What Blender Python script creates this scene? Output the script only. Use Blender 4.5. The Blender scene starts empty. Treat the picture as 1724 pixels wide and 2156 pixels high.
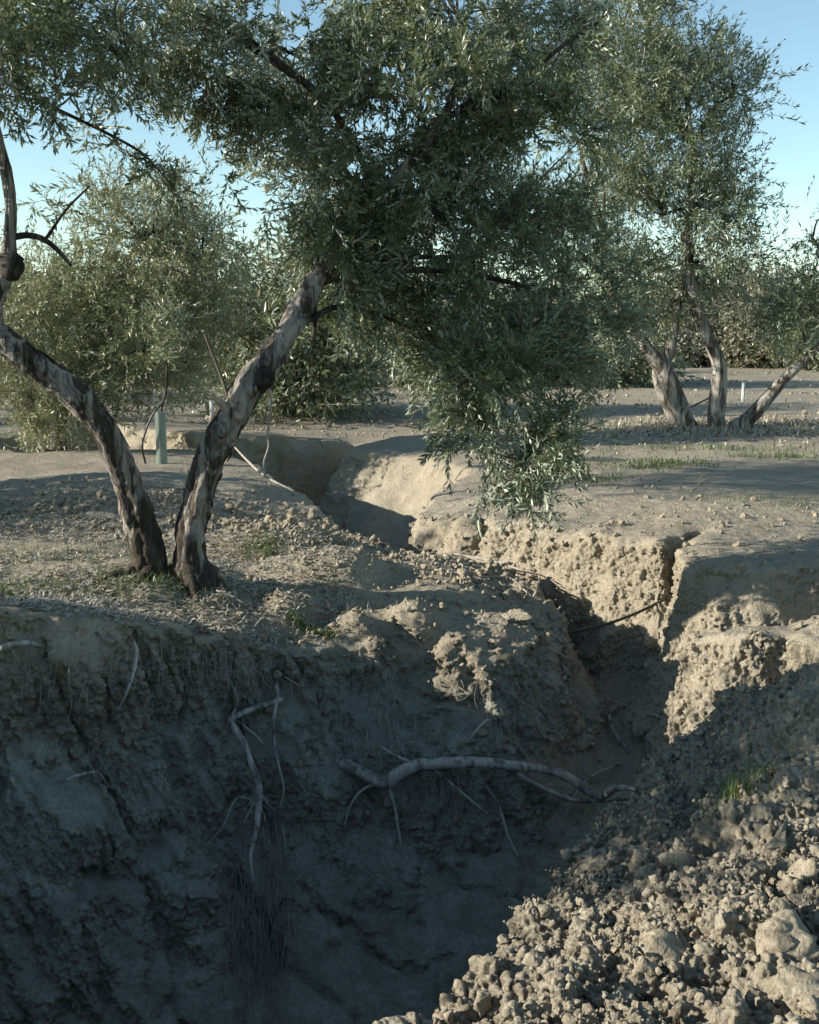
import bpy, math, random
import numpy as np
from mathutils import Vector, Matrix
from mathutils.bvhtree import BVHTree

rnd = random.Random(7)
RS = np.random.RandomState(11)
S = bpy.context.scene
COL = S.collection

# ------------------------------------------------------------------ camera, sky, sun, exposure
F, HC = 2500.0, 1.4                      # focal length in units of a 1724 wide picture, eye height
PITCH = math.atan(378 / F)
cam = bpy.data.cameras.new('camera')
cam.sensor_fit = 'HORIZONTAL'
cam.sensor_width = 24.0
cam.lens = 24.0 * F / 1724
cam.clip_start = 0.05
cam.clip_end = 3000
camo = bpy.data.objects.new('camera', cam)
COL.objects.link(camo)
camo.location = (0, 0, HC)
camo.rotation_euler = (math.pi / 2 - PITCH, 0, 0)
S.camera = camo

SUN_EL = math.radians(19.5)
SUN_AZ = math.radians(-8)              # how far behind the left-hand side the sun stands
to_sun = Vector((-math.cos(SUN_EL) * math.cos(SUN_AZ), math.cos(SUN_EL) * math.sin(SUN_AZ), math.sin(SUN_EL)))
w = bpy.data.worlds.new('World')
S.world = w
w.use_nodes = True
nt = w.node_tree
sky = nt.nodes.new('ShaderNodeTexSky')
sky.sky_type = 'NISHITA'
sky.sun_disc = False
sky.sun_elevation = SUN_EL
sky.sun_rotation = math.atan2(to_sun.x, to_sun.y)
sky.air_density = 0.85
sky.dust_density = 0.1
sky.ozone_density = 2.0
bg = nt.nodes['Background']
bg.inputs['Strength'].default_value = 0.13
wb = nt.nodes.new('ShaderNodeMix')               # white balance of the photograph: a little towards green
wb.data_type = 'RGBA'
wb.blend_type = 'MULTIPLY'
wb.inputs[0].default_value = 1.0
wb.inputs[7].default_value = (0.95, 0.95, 0.80, 1)
nt.links.new(sky.outputs[0], wb.inputs[6])
nt.links.new(wb.outputs[2], bg.inputs[0])
sun = bpy.data.lights.new('sun', 'SUN')
sun.energy = 5.0
sun.angle = math.radians(0.53)
sun.color = (1.0, 0.935, 0.82)
suno = bpy.data.objects.new('sun', sun)
COL.objects.link(suno)
suno.rotation_euler = to_sun.to_track_quat('Z', 'Y').to_euler()
S.view_settings.view_transform = 'Standard'
S.view_settings.look = 'None'
S.view_settings.gamma = 1.0
S.view_settings.use_curve_mapping = False
S.view_settings.exposure = 0.93
S.cycles.max_bounces = 6
S.cycles.transparent_max_bounces = 8

# ------------------------------------------------------------------ points of the photograph turned into places
cp, sp = math.cos(PITCH), math.sin(PITCH)


def ray(X, Y):
    a, b = X - 862, 1078 - Y
    return np.array([a, cp * F + sp * b, -sp * F + cp * b])


def gp(X, Y, h=0.0):
    """place at height h seen at (X, Y)"""
    d = ray(X, Y)
    t = (HC - h) / (-d[2])
    return (d[0] * t, d[1] * t, h)


def dp(X, Y, depth):
    """place at distance depth along y seen at (X, Y)"""
    d = ray(X, Y)
    t = depth / d[1]
    return (d[0] * t, depth, HC + d[2] * t)


# ------------------------------------------------------------------ noise
_perm = RS.permutation(4096).astype(np.int64)


def _h(ix, iy, iz):
    return _perm[(_perm[(_perm[ix & 4095] + iy) & 4095] + iz) & 4095]


_g = RS.normal(size=(4096, 3))
_g /= np.linalg.norm(_g, axis=1)[:, None]
_g = _g.astype(np.float32)


def perlin(P):
    P = np.asarray(P, dtype=np.float32)
    i = np.floor(P).astype(np.int64)
    f = P - i
    u = f * f * f * (f * (f * 6 - 15) + 10)
    res = 0
    for dx in (0, 1):
        wx = u[:, 0] if dx else 1 - u[:, 0]
        for dy in (0, 1):
            wy = u[:, 1] if dy else 1 - u[:, 1]
            for dz in (0, 1):
                wz = u[:, 2] if dz else 1 - u[:, 2]
                g = _g[_h(i[:, 0] + dx, i[:, 1] + dy, i[:, 2] + dz)]
                d = g[:, 0] * (f[:, 0] - dx) + g[:, 1] * (f[:, 1] - dy) + g[:, 2] * (f[:, 2] - dz)
                res = res + wx * wy * wz * d
    return res * 1.5


def fbm(P, scale, octv=3, gain=0.5, off=0.0):
    P = np.asarray(P, dtype=np.float32) * scale + off
    r, a = 0, 1.0
    for _ in range(octv):
        r = r + a * perlin(P)
        P = P * 2.03 + 17.3
        a *= gain
    return r


def ridged(P, scale, off=0.0):
    return 1 - 2 * np.abs(fbm(P, scale, 2, 0.5, off))


def worley(P, scale, off=0.0):
    """distance to the nearest jittered point, in cells, and second nearest"""
    P = np.asarray(P, dtype=np.float32) * scale + off
    i = np.floor(P).astype(np.int64)
    f1 = np.full(len(P), 9.0, np.float32)
    f2 = np.full(len(P), 9.0, np.float32)
    for dx in (-1, 0, 1):
        for dy in (-1, 0, 1):
            for dz in (-1, 0, 1):
                c = i + np.array([dx, dy, dz])
                hh = _h(c[:, 0], c[:, 1], c[:, 2])
                j = _g[hh] * 0.42 + 0.5
                d = np.sqrt(((c + j - P) ** 2).sum(1))
                m = d < f1
                f2 = np.where(m, f1, np.minimum(f2, d))
                f1 = np.where(m, d, f1)
    return f1, f2


def lump(f1, f2):
    return 0.55 * np.minimum(f2 - f1, .38) / .38 + 0.45 * (1 - 1.7 * f1 * f1) - 0.5


def n2(x, y, scale, octv=3, off=0.0):
    sh = x.shape
    P = np.stack([x.ravel(), y.ravel(), np.zeros(x.size)], 1)
    return fbm(P, scale, octv, 0.5, off).reshape(sh)


def sstep(a, b, x):
    t = np.clip((x - a) / (b - a), 0, 1)
    return t * t * (3 - 2 * t)


# ------------------------------------------------------------------ shape of the land
# rim of the gully: picture place, height, width of the wall measured inwards
RIM = [
    # left (far) bank, from out of view on the left along to the tip of the tongue
    ('w', -3.1, 4.6, 0.1, 0.9), ('w', -2.7, 5.35, 0.13, 1.2),
    (-30, 1283, 0.15, 1.15), (160, 1285, 0.09, 1.15), (270, 1290, 0.043, 1.0), (345, 1300, -0.028, 0.8), (450, 1318, -0.12, 0.74),
    (600, 1352, -0.26, 0.75), (760, 1385, -0.39, 0.85), (880, 1402, -0.46, 0.8), (1000, 1392, -0.40, 0.7), (1080, 1376, -0.41, 0.55),
    (1195, 1345, -0.43, 0.35),
    (1160, 1275, -0.40, 0.3), (1115, 1215, -0.34, 0.3), (1010, 1178, -0.28, 0.35), (880, 1158, -0.2, 0.45), (780, 1125, -0.15, 0.5),
    (700, 1102, -0.12, 0.45), (675, 1060, -0.10, 0.4), (610, 1030, -0.08, 0.5), (500, 955, -0.05, 0.6), (380, 940, 0.0, 0.6), ('w', -4.6, 14.2, 0, 0.8),
    ('w', -6.0, 15.6, 0, 0.8), ('w', -4.5, 17.4, 0.1, 0.8),
    (400, 906, 0.12, 0.4), (540, 914, 0.04, 0.35), (680, 922, -0.06, 0.35), (765, 928, -0.12, 0.35), (722, 950, -0.08, 0.9),
    (800, 950, -0.04, 1.5), (900, 956, -0.03, 1.7), (1000, 985, -0.05, 1.0), (930, 1020, -0.10, 0.4),
    (880, 1078, -0.14, 0.30), (945, 1084, -0.11, 0.22), (1000, 1088, -0.09, 0.28), (1016, 1074, -0.08, 0.2), (1035, 1090, -0.08, 0.3), (1120, 1098, -0.04, 0.38), (1250, 1112, 0.02, 0.45),
    (1350, 1124, 0.06, 0.4), (1392, 1132, 0.08, 0.28), (1415, 1122, 0.09, 0.15), (1492, 1094, 0.10, 0.12), (1452, 1126, 0.09, 0.12), (1436, 1148, 0.07, 0.25), (1470, 1172, 0.05, 0.6),
    (1530, 1180, 0.05, 0.75), (1610, 1175, 0.06, 0.75), (1700, 1155, 0.09, 0.65), (1790, 1170, 0.08, 0.6), (1830, 1215, 0.02, 0.6),
    (1760, 1262, -0.06, 0.5), (1600, 1306, -0.2, 0.35), (1480, 1326, -0.27, 0.30), (1430, 1334, -0.28, 0.26),
    ('w', 1.60, 6.45, -0.235, 0.26), ('w', 1.74, 6.25, -0.19, 0.24), ('w', 1.90, 6.12, -0.16, 0.24), ('w', 2.02, 6.22, -0.16, 0.2), ('w', 2.06, 6.0, -0.16, 0.2), ('w', 2.22, 5.86, -0.14, 0.2), ('w', 2.5, 5.75, -0.1, 0.2),
    ('w', 2.3, 5.5, -0.04, 0.3), ('w', 1.85, 5.28, -0.08, 0.5), ('w', 1.42, 5.0, -0.14, 0.9), ('w', 1.10, 4.65, -0.24, 0.7), ('w', 0.78, 4.15, -0.32, 0.7), ('w', 0.48, 3.55, -0.3, 0.55),
    ('w', 0.26, 3.05, -0.24, 0.35), ('w', 0.10, 2.68, -0.2, 0.35), ('w', -0.4, 2.35, -0.15, 0.6), ('w', -1.6, 2.2, -0.1, 0.8), ('w', -2.6, 2.8, 0.0, 0.8), ('w', -3.2, 3.9, 0, 0.8),
]
rim = []
for q in RIM:
    if q[0] == 'w':
        rim.append((q[1], q[2], q[3], q[4]))
    else:
        p = gp(q[0], q[1], q[2])
        rim.append((p[0], p[1], q[2], q[3]))
rim = np.array(rim)

# heights of the banks away from the rim
PL = [(p[0], p[1], p[2]) for p in rim]
PL += [gp(330, 1200, 0.03), gp(100, 1180, 0.02), gp(0, 1080, 0.04), gp(250, 1060, 0.06), gp(560, 1110, 0.05), gp(700, 1170, 0.02), gp(600, 1240, -0.06), gp(480, 1230, -0.04), gp(540, 1285, -0.16), gp(680, 1325, -0.26), gp(820, 1375, -0.40), gp(860, 1240, -0.05), gp(960, 1300, -0.15), gp(760, 1240, -0.02), gp(1000, 1345, -0.24),
       gp(800, 1290, -0.11), gp(900, 1230, -0.14), gp(1050, 1290, -0.22), gp(300, 1000, 0.10), gp(500, 1010, 0.06), gp(100, 960, 0.05),
       gp(1100, 1040, 0.0), gp(1300, 1040, 0.03), gp(1600, 1060, 0.06), gp(1500, 960, 0.02), gp(1500, 900, 0.1), gp(1200, 960, 0.0), gp(900, 920, 0.02),
       gp(1724, 1300, -0.14), gp(1650, 1325, -0.2), (2.3, 6.2, -0.12), (2.7, 5.9, -0.06), (2.6, 5.3, 0.05), (3.2, 5.0, 0.1), (2.3, 4.6, 0.18),
       (2.2, 3.8, 0.2), (1.7, 4.3, 0.05), (1.5, 3.6, -0.02), (1.9, 3.0, 0.1), (1.2, 3.0, -0.06), (0.9, 2.5, -0.05), (0.5, 2.5, -0.12), (1.6, 2.2, 0.05), (0, 1.5, -0.08), (0, 0, 0), (2.5, 1, 0.05),
       (-8, 8, 0), (-6, 12, 0), (8, 8, 0), (8, 14, 0), (0, 22, 0.1), (-8, 22, 0.1), (8, 22, 0.1), (-8, 0, 0), (8, 0, 0)]
PL = np.array([tuple(p) for p in PL])
FL = np.array([(-4.5, 4, -1.9), (-2, 4, -2.2), (-1, 3.9, -2.25), (0, 4.2, -2.2), (0.3, 5.0, -2.0), (0.9, 5.7, -1.6), (1.25, 6.6, -1.2), (1.3, 7.4, -1.05), (1.1, 8.2, -0.85),
               (0.4, 9.0, -0.72), (-0.1, 9.6, -0.62), (-0.2, 10.6, -0.7), (-0.7, 12, -1.0), (-1.3, 13.5, -1.25), (-2.2, 15, -1.3), (-4, 16, -1.2), (1.55, 6.1, -1.2), (1.9, 5.7, -0.8), (2.3, 5.6, -0.4), (1.9, 7.3, -0.75), (2.3, 7.2, -0.42), (2.9, 7.3, -0.28), (3.3, 7.2, -0.2)])


def idw(x, y, C, power=4.0, eps=0.12):
    num = np.zeros_like(x)
    den = np.zeros_like(x)
    for cx, cy, ch in C:
        wgt = 1.0 / (((x - cx) ** 2 + (y - cy) ** 2 + eps * eps) ** (power / 2))
        num += wgt * ch
        den += wgt
    return num / den


def rim_dist(x, y):
    n = len(rim)
    best = np.full(x.shape, 1e9)
    wid = np.zeros(x.shape)
    inside = np.zeros(x.shape, bool)
    for k in range(n):
        ax, ay, _, aw = rim[k]
        bx, by, _, bw = rim[(k + 1) % n]
        ex, ey = bx - ax, by - ay
        t = np.clip(((x - ax) * ex + (y - ay) * ey) / (ex * ex + ey * ey + 1e-9), 0, 1)
        d = np.hypot(x - ax - t * ex, y - ay - t * ey)
        m = d < best
        best = np.where(m, d, best)
        wid = np.where(m, aw + (bw - aw) * t, wid)
        c = ((ay > y) != (by > y)) & (x < ex * (y - ay) / (by - ay + 1e-12) + ax)
        inside ^= c
    return np.where(inside, best, -best), wid


def mound(x, y, cx, cy, rx, ry, h):
    return h * np.exp(-(((x - cx) / rx) ** 2 + ((y - cy) / ry) ** 2))


def land(x, y):
    x = np.asarray(x, float); y = np.asarray(y, float)
    amp = np.clip(1.2 - np.hypot(x, y - 6) / 22, 0.2, 1)
    xs = x + 0.045 * n2(x, y, 1.9, 3, 3.3) * amp + 0.03 * n2(x, y, 6.5, 2, 9.1)
    ys = y + 0.045 * n2(x, y, 1.9, 3, 31.7) * amp + 0.03 * n2(x, y, 6.5, 2, 71.0)
    d, wid = rim_dist(xs, ys)
    base = idw(x, y, PL)
    far = sstep(15, 28, np.hypot(x, y - 5))
    base = base * (1 - far) + far * 0.1
    base = base + 0.035 * n2(x, y, 0.6, 3, 5.0)
    r = np.hypot(x, y)
    base = base + np.clip(r - 40, 0, None) * 0.012 * (1 + 0.6 * n2(x, y, 0.012, 2, 8.0))
    base = base + far * 0.05 * n2(x, y, 0.8, 2, 2.0)
    # edge of the bank sags a little before it breaks off
    base = base - 0.035 * np.exp(-np.clip(-d, 0, None) / 0.09) * (d < 0)
    # broken lip and slumped blocks of the tongue
    q = gp(1050, 1225, -0.3)
    base = base - mound(x, y, q[0], q[1], 0.30, 0.30, 0.07)
    fl = idw(x, y, FL, 3.0, 0.3) + 0.06 * n2(x, y, 1.5, 3, 44.0)
    wid = wid * (1 + 0.28 * n2(x, y, 1.3, 2, 12.0))
    t = np.clip(d / np.clip(wid, 0.1, None), 0, 1)
    prof = 1 - (1 - t) ** 2.1
    return np.where(d > 0, base - (base - fl) * prof, base), d


# ------------------------------------------------------------------ near ground: surface net over a fan shaped grid (walls get as many faces as flats)
Y0, Y1, AY = 1.6, 17.5, 0.0056
NY = int(math.log(Y1 / Y0) / AY)
UX, DU = 0.46, 0.0060
NX = int(2 * UX / DU)
Z0, Z1 = -2.65, 0.62
ys_ = Y0 * np.exp(np.arange(NY) * AY)
us_ = -UX + np.arange(NX) * DU
DZ = 0.028
NZ = int((Z1 - Z0) / DZ)
zs_ = Z0 + np.arange(NZ) * DZ
Yg, Ug = np.meshgrid(ys_, us_, indexing='ij')
Xg = Ug * Yg
Hg, Dg = land(Xg, Yg)


def surface_net(H):
    ny, nx = H.shape
    zi = (H - Z0) / DZ
    sgn = zi[:, :, None] > np.arange(NZ)[None, None, :]          # True = ground
    s = [sgn[a:ny - 1 + a, b:nx - 1 + b, c:NZ - 1 + c] for a in (0, 1) for b in (0, 1) for c in (0, 1)]
    cnt = np.zeros(s[0].shape, np.int8)
    for q in s:
        cnt += q
    act = (cnt > 0) & (cnt < 8)
    ia, ib, ic = np.nonzero(act)
    idx = np.full(act.shape, -1, np.int32)
    idx[ia, ib, ic] = np.arange(len(ia))
    corners = [(a, b, c) for a in (0, 1) for b in (0, 1) for c in (0, 1)]
    val = [zi[ia + a, ib + b] - (ic + c) for a, b, c in corners]
    acc = np.zeros((len(ia), 3))
    n = np.zeros(len(ia))
    for p in range(8):
        for q in range(p + 1, 8):
            da = [abs(corners[p][k] - corners[q][k]) for k in range(3)]
            if sum(da) != 1:
                continue
            v0, v1 = val[p], val[q]
            m = (v0 > 0) != (v1 > 0)
            t = np.where(m, v0 / np.where(m, v0 - v1, 1), 0)
            for k in range(3):
                acc[:, k] += np.where(m, corners[p][k] + t * (corners[q][k] - corners[p][k]), 0)
            n += m
    acc /= n[:, None]
    gy, gx, gz = ia + acc[:, 0], ib + acc[:, 1], ic + acc[:, 2]
    wy = Y0 * np.exp(gy * AY)
    V = np.stack([(-UX + gx * DU) * wy, wy, Z0 + gz * DZ], 1)
    quads = []
    # edges along each axis
    a, b, c = np.nonzero(sgn[1:-1, 1:-1, :-1] != sgn[1:-1, 1:-1, 1:])
    a += 1; b += 1
    q = np.stack([idx[a - 1, b - 1, c], idx[a, b - 1, c], idx[a, b, c], idx[a - 1, b, c]], 1)
    up = sgn[a, b, c]
    quads.append(np.where(up[:, None], q[:, ::-1], q))
    a, b, c = np.nonzero(sgn[1:-1, :-1, 1:-1] != sgn[1:-1, 1:, 1:-1])
    a += 1; c += 1
    q = np.stack([idx[a - 1, b, c - 1], idx[a, b, c - 1], idx[a, b, c], idx[a - 1, b, c]], 1)
    up = sgn[a, b, c]
    quads.append(np.where(up[:, None], q, q[:, ::-1]))
    a, b, c = np.nonzero(sgn[:-1, 1:-1, 1:-1] != sgn[1:, 1:-1, 1:-1])
    b += 1; c += 1
    q = np.stack([idx[a, b - 1, c - 1], idx[a, b, c - 1], idx[a, b, c], idx[a, b - 1, c]], 1)
    up = sgn[a, b, c]
    quads.append(np.where(up[:, None], q[:, ::-1], q))
    Q = np.concatenate(quads)
    Q = Q[(Q >= 0).all(1)]
    return V, Q


def vnormals(V, Q):
    n = np.cross(V[Q[:, 2]] - V[Q[:, 0]], V[Q[:, 3]] - V[Q[:, 1]])
    N = np.zeros_like(V)
    for k in range(4):
        for c in range(3):
            N[:, c] += np.bincount(Q[:, k], n[:, c], len(V))
    return N / (np.linalg.norm(N, axis=1)[:, None] + 1e-12)


def relax(V, Q, it=1, f=0.5):
    for _ in range(it):
        acc = np.zeros_like(V)
        n = np.zeros(len(V))
        for k in range(4):
            a, b = Q[:, k], Q[:, (k + 1) % 4]
            for c in range(3):
                acc[:, c] += np.bincount(a, V[b, c], len(V)) + np.bincount(b, V[a, c], len(V))
            n += np.bincount(a, minlength=len(V)) + np.bincount(b, minlength=len(V))
        V = V * (1 - f) + f * acc / np.maximum(n, 1)[:, None]
    return V


def subdivide(V, Q):
    E = np.concatenate([np.stack([Q[:, k], Q[:, (k + 1) % 4]], 1) for k in range(4)])
    E.sort(axis=1)
    key = E[:, 0].astype(np.int64) * len(V) + E[:, 1]
    uk, inv = np.unique(key, return_inverse=True)
    e0, e1 = uk // len(V), uk % len(V)
    nv, ne, nq = len(V), len(uk), len(Q)
    W = np.concatenate([V, (V[e0] + V[e1]) / 2, V[Q].mean(1)])
    em = nv + inv.reshape(4, nq).T
    fc = nv + ne + np.arange(nq)
    out = []
    for k in range(4):
        out.append(np.stack([Q[:, k], em[:, k], fc, em[:, (k - 1) % 4]], 1))
    return W, np.concatenate(out)


V, Q = surface_net(Hg)
# orient upwards
N = vnormals(V, Q)
if N[:, 2].mean() < 0:
    Q = Q[:, ::-1]
V = relax(V, Q, 1, 0.4)


def zone(V, blobs):
    m = np.zeros(len(V))
    for X, Y, h, rx, ry, s in blobs:
        p = gp(X, Y, h) if X is not None else None
        m = np.maximum(m, s * np.exp(-((((V[:, 0] - p[0]) / rx) ** 2 + ((V[:, 1] - p[1]) / ry) ** 2)) ** 1.5))
    return m


CLOD_ZONES = [(60, 1060, 0.04, 1.3, 0.9, 1), (230, 1055, 0.04, 0.9, 0.8, 1), (560, 1100, 0.03, 0.8, 0.45, .9), (760, 1140, -0.12, 0.5, 0.35, .9),
              (620, 895, 0.02, 1.6, 0.7, 0.8), (1060, 1240, -0.3, 0.30, 0.4, .5), (1130, 1330, -0.38, 0.2, 0.3, .6), (-350, 1060, 0.04, 1.5, 1, 1)]


def heap_mask(V):
    x, y = V[:, 0], V[:, 1]
    m = sstep(-0.1, 0.15, x - (0.0 + (y - 2.6) * 0.42)) * (1 - sstep(4.9, 5.4, y + 0.25 * (x < 1.3)))
    return m * (V[:, 2] > -1.5) * np.clip((V[:, 2] + 1.6) / 0.5, 0, 1)


def edge_fade(V):
    u = np.abs(V[:, 0]) / V[:, 1]
    return (1 - sstep(0.415, 0.45, u)) * sstep(Y0, Y0 * 1.12, V[:, 1]) * (1 - sstep(15.8, 17.0, V[:, 1]))


# coarse relief
N = vnormals(V, Q)
wall = sstep(0.25, 0.75, 1 - N[:, 2])
heap = heap_mask(V)
clod = np.maximum(zone(V, CLOD_ZONES), heap)
ef = edge_fade(V)
Ps = V * np.array([1.0, 1.0, 0.38])                 # walls erode in vertical runnels
disp = wall * (0.055 * fbm(Ps, 3.0, 3, 0.55) + 0.05 * (ridged(Ps, 2.1, 5.5) - 0.35))
sunwall = sstep(0.75, 1.1, V[:, 0] - 0.0 * V[:, 1]) * (V[:, 1] > 5.6) + (V[:, 1] > 8.6)
wall = np.maximum(wall, 0.6 * sstep(-0.9, -1.3, V[:, 2]))
f1, f2 = worley(V * np.array([1, 1, 0.8]), 6.0)
disp += wall * np.clip(sunwall, 0, 1) * 0.042 * (0.55 - f1) * (1 - heap)
disp += (1 - wall) * (1 - heap) * 0.018 * fbm(V, 2.6, 3)
mi = np.nonzero(clod > 0.05)[0]
f1, f2 = worley(V[mi], 7.0, 3.0)
f1b, f2b = worley(V[mi] + 0.15 * fbm(V[mi], 4, 1)[:, None], 3.2, 8.0)
disp[mi] += clod[mi] * (0.060 * lump(f1, f2) * np.clip(fbm(V[mi], 2.2, 2) + 0.75, 0.2, 1.5) + heap[mi] * 0.05 * lump(f1b, f2b) + heap[mi] * 0.05 * fbm(V[mi], 2.8, 3))
nearw = wall * (V[:, 1] < 7.4) * (V[:, 0] < 1.1) * (1 - heap)
zz_ = V[:, 2] + 0.10 * fbm(V * np.array([1, 1, .3]), 2.5, 2, .5, 6)
Pg = np.column_stack([V[:, 0] + 0.45 * V[:, 2], V[:, 1], V[:, 2] * .13])
disp += nearw * 0.045 * fbm(Pg, 7.0, 3, .6, 40.0)
disp += nearw * (0.03 * np.exp(-((zz_ + 0.20) / 0.13) ** 2) - 0.05 * sstep(-0.35, -0.5, zz_) * sstep(-1.0, -0.6, zz_))
Pd = np.column_stack([V[:, 0] + 0.35 * V[:, 2], V[:, 1], V[:, 2] * .35])
disp -= nearw * 0.09 * sstep(0.86, 1.0, ridged(Pd, 1.35, 21.0))
disp -= nearw * 0.03 * sstep(0.85, 1.0, ridged(Pd, 4.0, 61.0))
disp += wall * (V[:, 1] > 10) * 0.05 * fbm(V, 4.0, 3, .6, 70.0)
V = V + N * (disp * ef)[:, None]
V, Q = subdivide(V, Q)
V = relax(V, Q, 1, 0.5)
N = vnormals(V, Q)
wall = sstep(0.3, 0.8, 1 - N[:, 2])
heap = heap_mask(V)
clod = np.maximum(zone(V, CLOD_ZONES), heap)
ef = edge_fade(V)
Ps = V * np.array([1.0, 1.0, 0.5])
fi_ = (V[:, 1] < 11) & (wall < .6)
cr_ = np.zeros(len(V)); cr_[fi_] = 0.5 - worley(V[fi_], 15.0, 55.0)[0]
disp = (1 - wall) * 0.016 * cr_ * np.clip(0.9 + 1.2 * fbm(V, 1.3, 2, .5, 9), 0.15, 1.6) + wall * 0.026 * fbm(Ps, 11.0, 2, 0.6) + (1 - wall) * 0.006 * fbm(V, 14.0, 2)
wi = np.nonzero((wall > 0.1) & (heap < 0.5))[0]
f1, f2 = worley(V[wi], 17.0, 1.0)
disp[wi] += wall[wi] * 0.026 * lump(f1, f2)
mi = np.nonzero(clod > 0.05)[0]
f1, f2 = worley(V[mi], 19.0, 6.0)
disp[mi] += clod[mi] * (0.030 * lump(f1, f2) + 0.022 * fbm(V[mi], 13.0, 3, .6))
V = V + N * (disp * ef)[:, None]

# third level of relief where the photograph shows crumbled earth: spoil heap, gully walls, clod strips
ins_view = (np.abs(V[:, 0]) < 0.37 * V[:, 1] + 0.05) & (V[:, 1] > 2.2)
lvl = np.where(heap > 0.3, 1.0, 0) * (V[:, 1] < 5.6) + np.clip(wall * 1.5, 0, 1) * ((V[:, 1] < 7.6) | ((V[:, 0] > 0) & (V[:, 1] < 9.6))) * (V[:, 2] > -2.1) + (zone(V, CLOD_ZONES[4:6]) > 0.3) * (V[:, 1] < 9)
selq = ((lvl > 0.45) & ins_view)[Q].all(1)
cnt = np.bincount(Q[selq].ravel(), minlength=len(V))
tot = np.bincount(Q.ravel(), minlength=len(V))
inner = ((cnt == tot) & (cnt > 0)).astype(float)          # fades the relief out on the border of the patch
used_, inv_ = np.unique(Q[selq], return_inverse=True)
PV, PQ = subdivide(np.column_stack([V[used_], inner[used_]]), inv_.reshape(-1, 4))
fade_ = PV[:, 3]; PV = PV[:, :3]
PN = vnormals(PV, PQ)
hp_ = heap_mask(PV); wl_ = sstep(0.3, 0.8, 1 - PN[:, 2])
f1, f2 = worley(PV, 44.0, 2.0)
g1, g2 = worley(PV * np.array([1, 1, .8]), 26.0, 12.0)
dd_ = 0.013 * lump(f1, f2) +  0.018 * (0.5 - g1) * (1 - hp_) + 0.009 * fbm(PV, 50.0, 2, .6)
dd_ -= 0.008 * (1 - hp_) * np.clip(0.30 - worley(PV, 13.0, 31.0)[0], 0, 1) * 3          # pits
# the walls in the deep shade are smoother clay
Pg = np.column_stack([PV[:, 0] + 0.45 * PV[:, 2], PV[:, 1], PV[:, 2] * .16])
dd_ += 0.020 * fbm(Pg, 24.0, 2, .6, 4.0) * (1 - hp_) * wl_
dd_ *= 1 - 0.15 * ((PV[:, 0] < 0.9) & (PV[:, 1] < 7.0) & (hp_ < .3))
PV = PV + PN * (dd_ * fade_)[:, None]
Q = np.concatenate([Q[~selq], PQ + len(V)])
V = np.concatenate([V, PV])
print('ground faces', len(Q), 'patch', len(PQ))


def mesh_from(name, V, Qd, mat, smooth=True, tris=None):
    me = bpy.data.meshes.new(name)
    nv = len(V)
    me.vertices.add(nv)
    me.vertices.foreach_set('co', np.ascontiguousarray(V, dtype=np.float32).ravel())
    faces = Qd
    k = faces.shape[1]
    me.loops.add(faces.size)
    me.loops.foreach_set('vertex_index', np.ascontiguousarray(faces, dtype=np.int32).ravel())
    me.polygons.add(len(faces))
    me.polygons.foreach_set('loop_start', np.arange(0, faces.size, k, dtype=np.int32))
    me.polygons.foreach_set('loop_total', np.full(len(faces), k, dtype=np.int32))
    if smooth:
        me.polygons.foreach_set('use_smooth', np.ones(len(faces), dtype=bool))
    else:
        me.polygons.foreach_set('use_smooth', np.zeros(len(faces), dtype=bool))
    me.update(calc_edges=True)
    me.validate()
    if mat:
        me.materials.append(mat)
    return me


def link(name, me, parent=None, **kw):
    o = bpy.data.objects.new(name, me)
    COL.objects.link(o)
    if parent:
        o.parent = parent
    for k, v in kw.items():
        o[k] = v
    return o


# ------------------------------------------------------------------ materials
def new_mat(name):
    m = bpy.data.materials.new(name)
    m.use_nodes = True
    return m, m.node_tree, m.node_tree.nodes['Principled BSDF']


def nd(nt, typ, **kw):
    n = nt.nodes.new(typ)
    for k, v in kw.items():
        if k in n.inputs:
            n.inputs[k].default_value = v
        else:
            setattr(n, k, v)
    return n


def noise(nt, vec, scale, detail=4, rough=0.55, dist=0.0):
    n = nd(nt, 'ShaderNodeTexNoise')
    n.inputs['Scale'].default_value = scale
    n.inputs['Detail'].default_value = detail
    n.inputs['Roughness'].default_value = rough
    n.inputs['Distortion'].default_value = dist
    nt.links.new(vec, n.inputs['Vector'])
    return n.outputs['Fac']


def ramp(nt, fac, stops):
    r = nd(nt, 'ShaderNodeValToRGB')
    e = r.color_ramp.elements
    while len(e) < len(stops):
        e.new(0.5)
    for el, (p, c) in zip(e, stops):
        el.position = p
        el.color = (c[0], c[1], c[2], 1) if not isinstance(c, float) else (c, c, c, 1)
    nt.links.new(fac, r.inputs['Fac'])
    return r.outputs['Color']


def mixc(nt, fac, a, b, mode='MIX'):
    m = nd(nt, 'ShaderNodeMix', data_type='RGBA', blend_type=mode)
    if isinstance(fac, (int, float)):
        m.inputs[0].default_value = fac
    else:
        nt.links.new(fac, m.inputs[0])
    for s, v in ((6, a), (7, b)):
        if isinstance(v, tuple):
            m.inputs[s].default_value = (*v, 1)
        else:
            nt.links.new(v, m.inputs[s])
    return m.outputs[2]


def math_(nt, op, a, b=0.0, c=0.0):
    m = nd(nt, 'ShaderNodeMath', operation=op)
    for i, v in enumerate((a, b, c)):
        if isinstance(v, (int, float)):
            m.inputs[i].default_value = v
        else:
            nt.links.new(v, m.inputs[i])
    return m.outputs[0]


def bump(nt, height, strength, dist, normal=None):
    b = nd(nt, 'ShaderNodeBump')
    b.inputs['Strength'].default_value = strength
    b.inputs['Distance'].default_value = dist
    nt.links.new(height, b.inputs['Height'])
    if normal:
        nt.links.new(normal, b.inputs['Normal'])
    return b.outputs['Normal']


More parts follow.
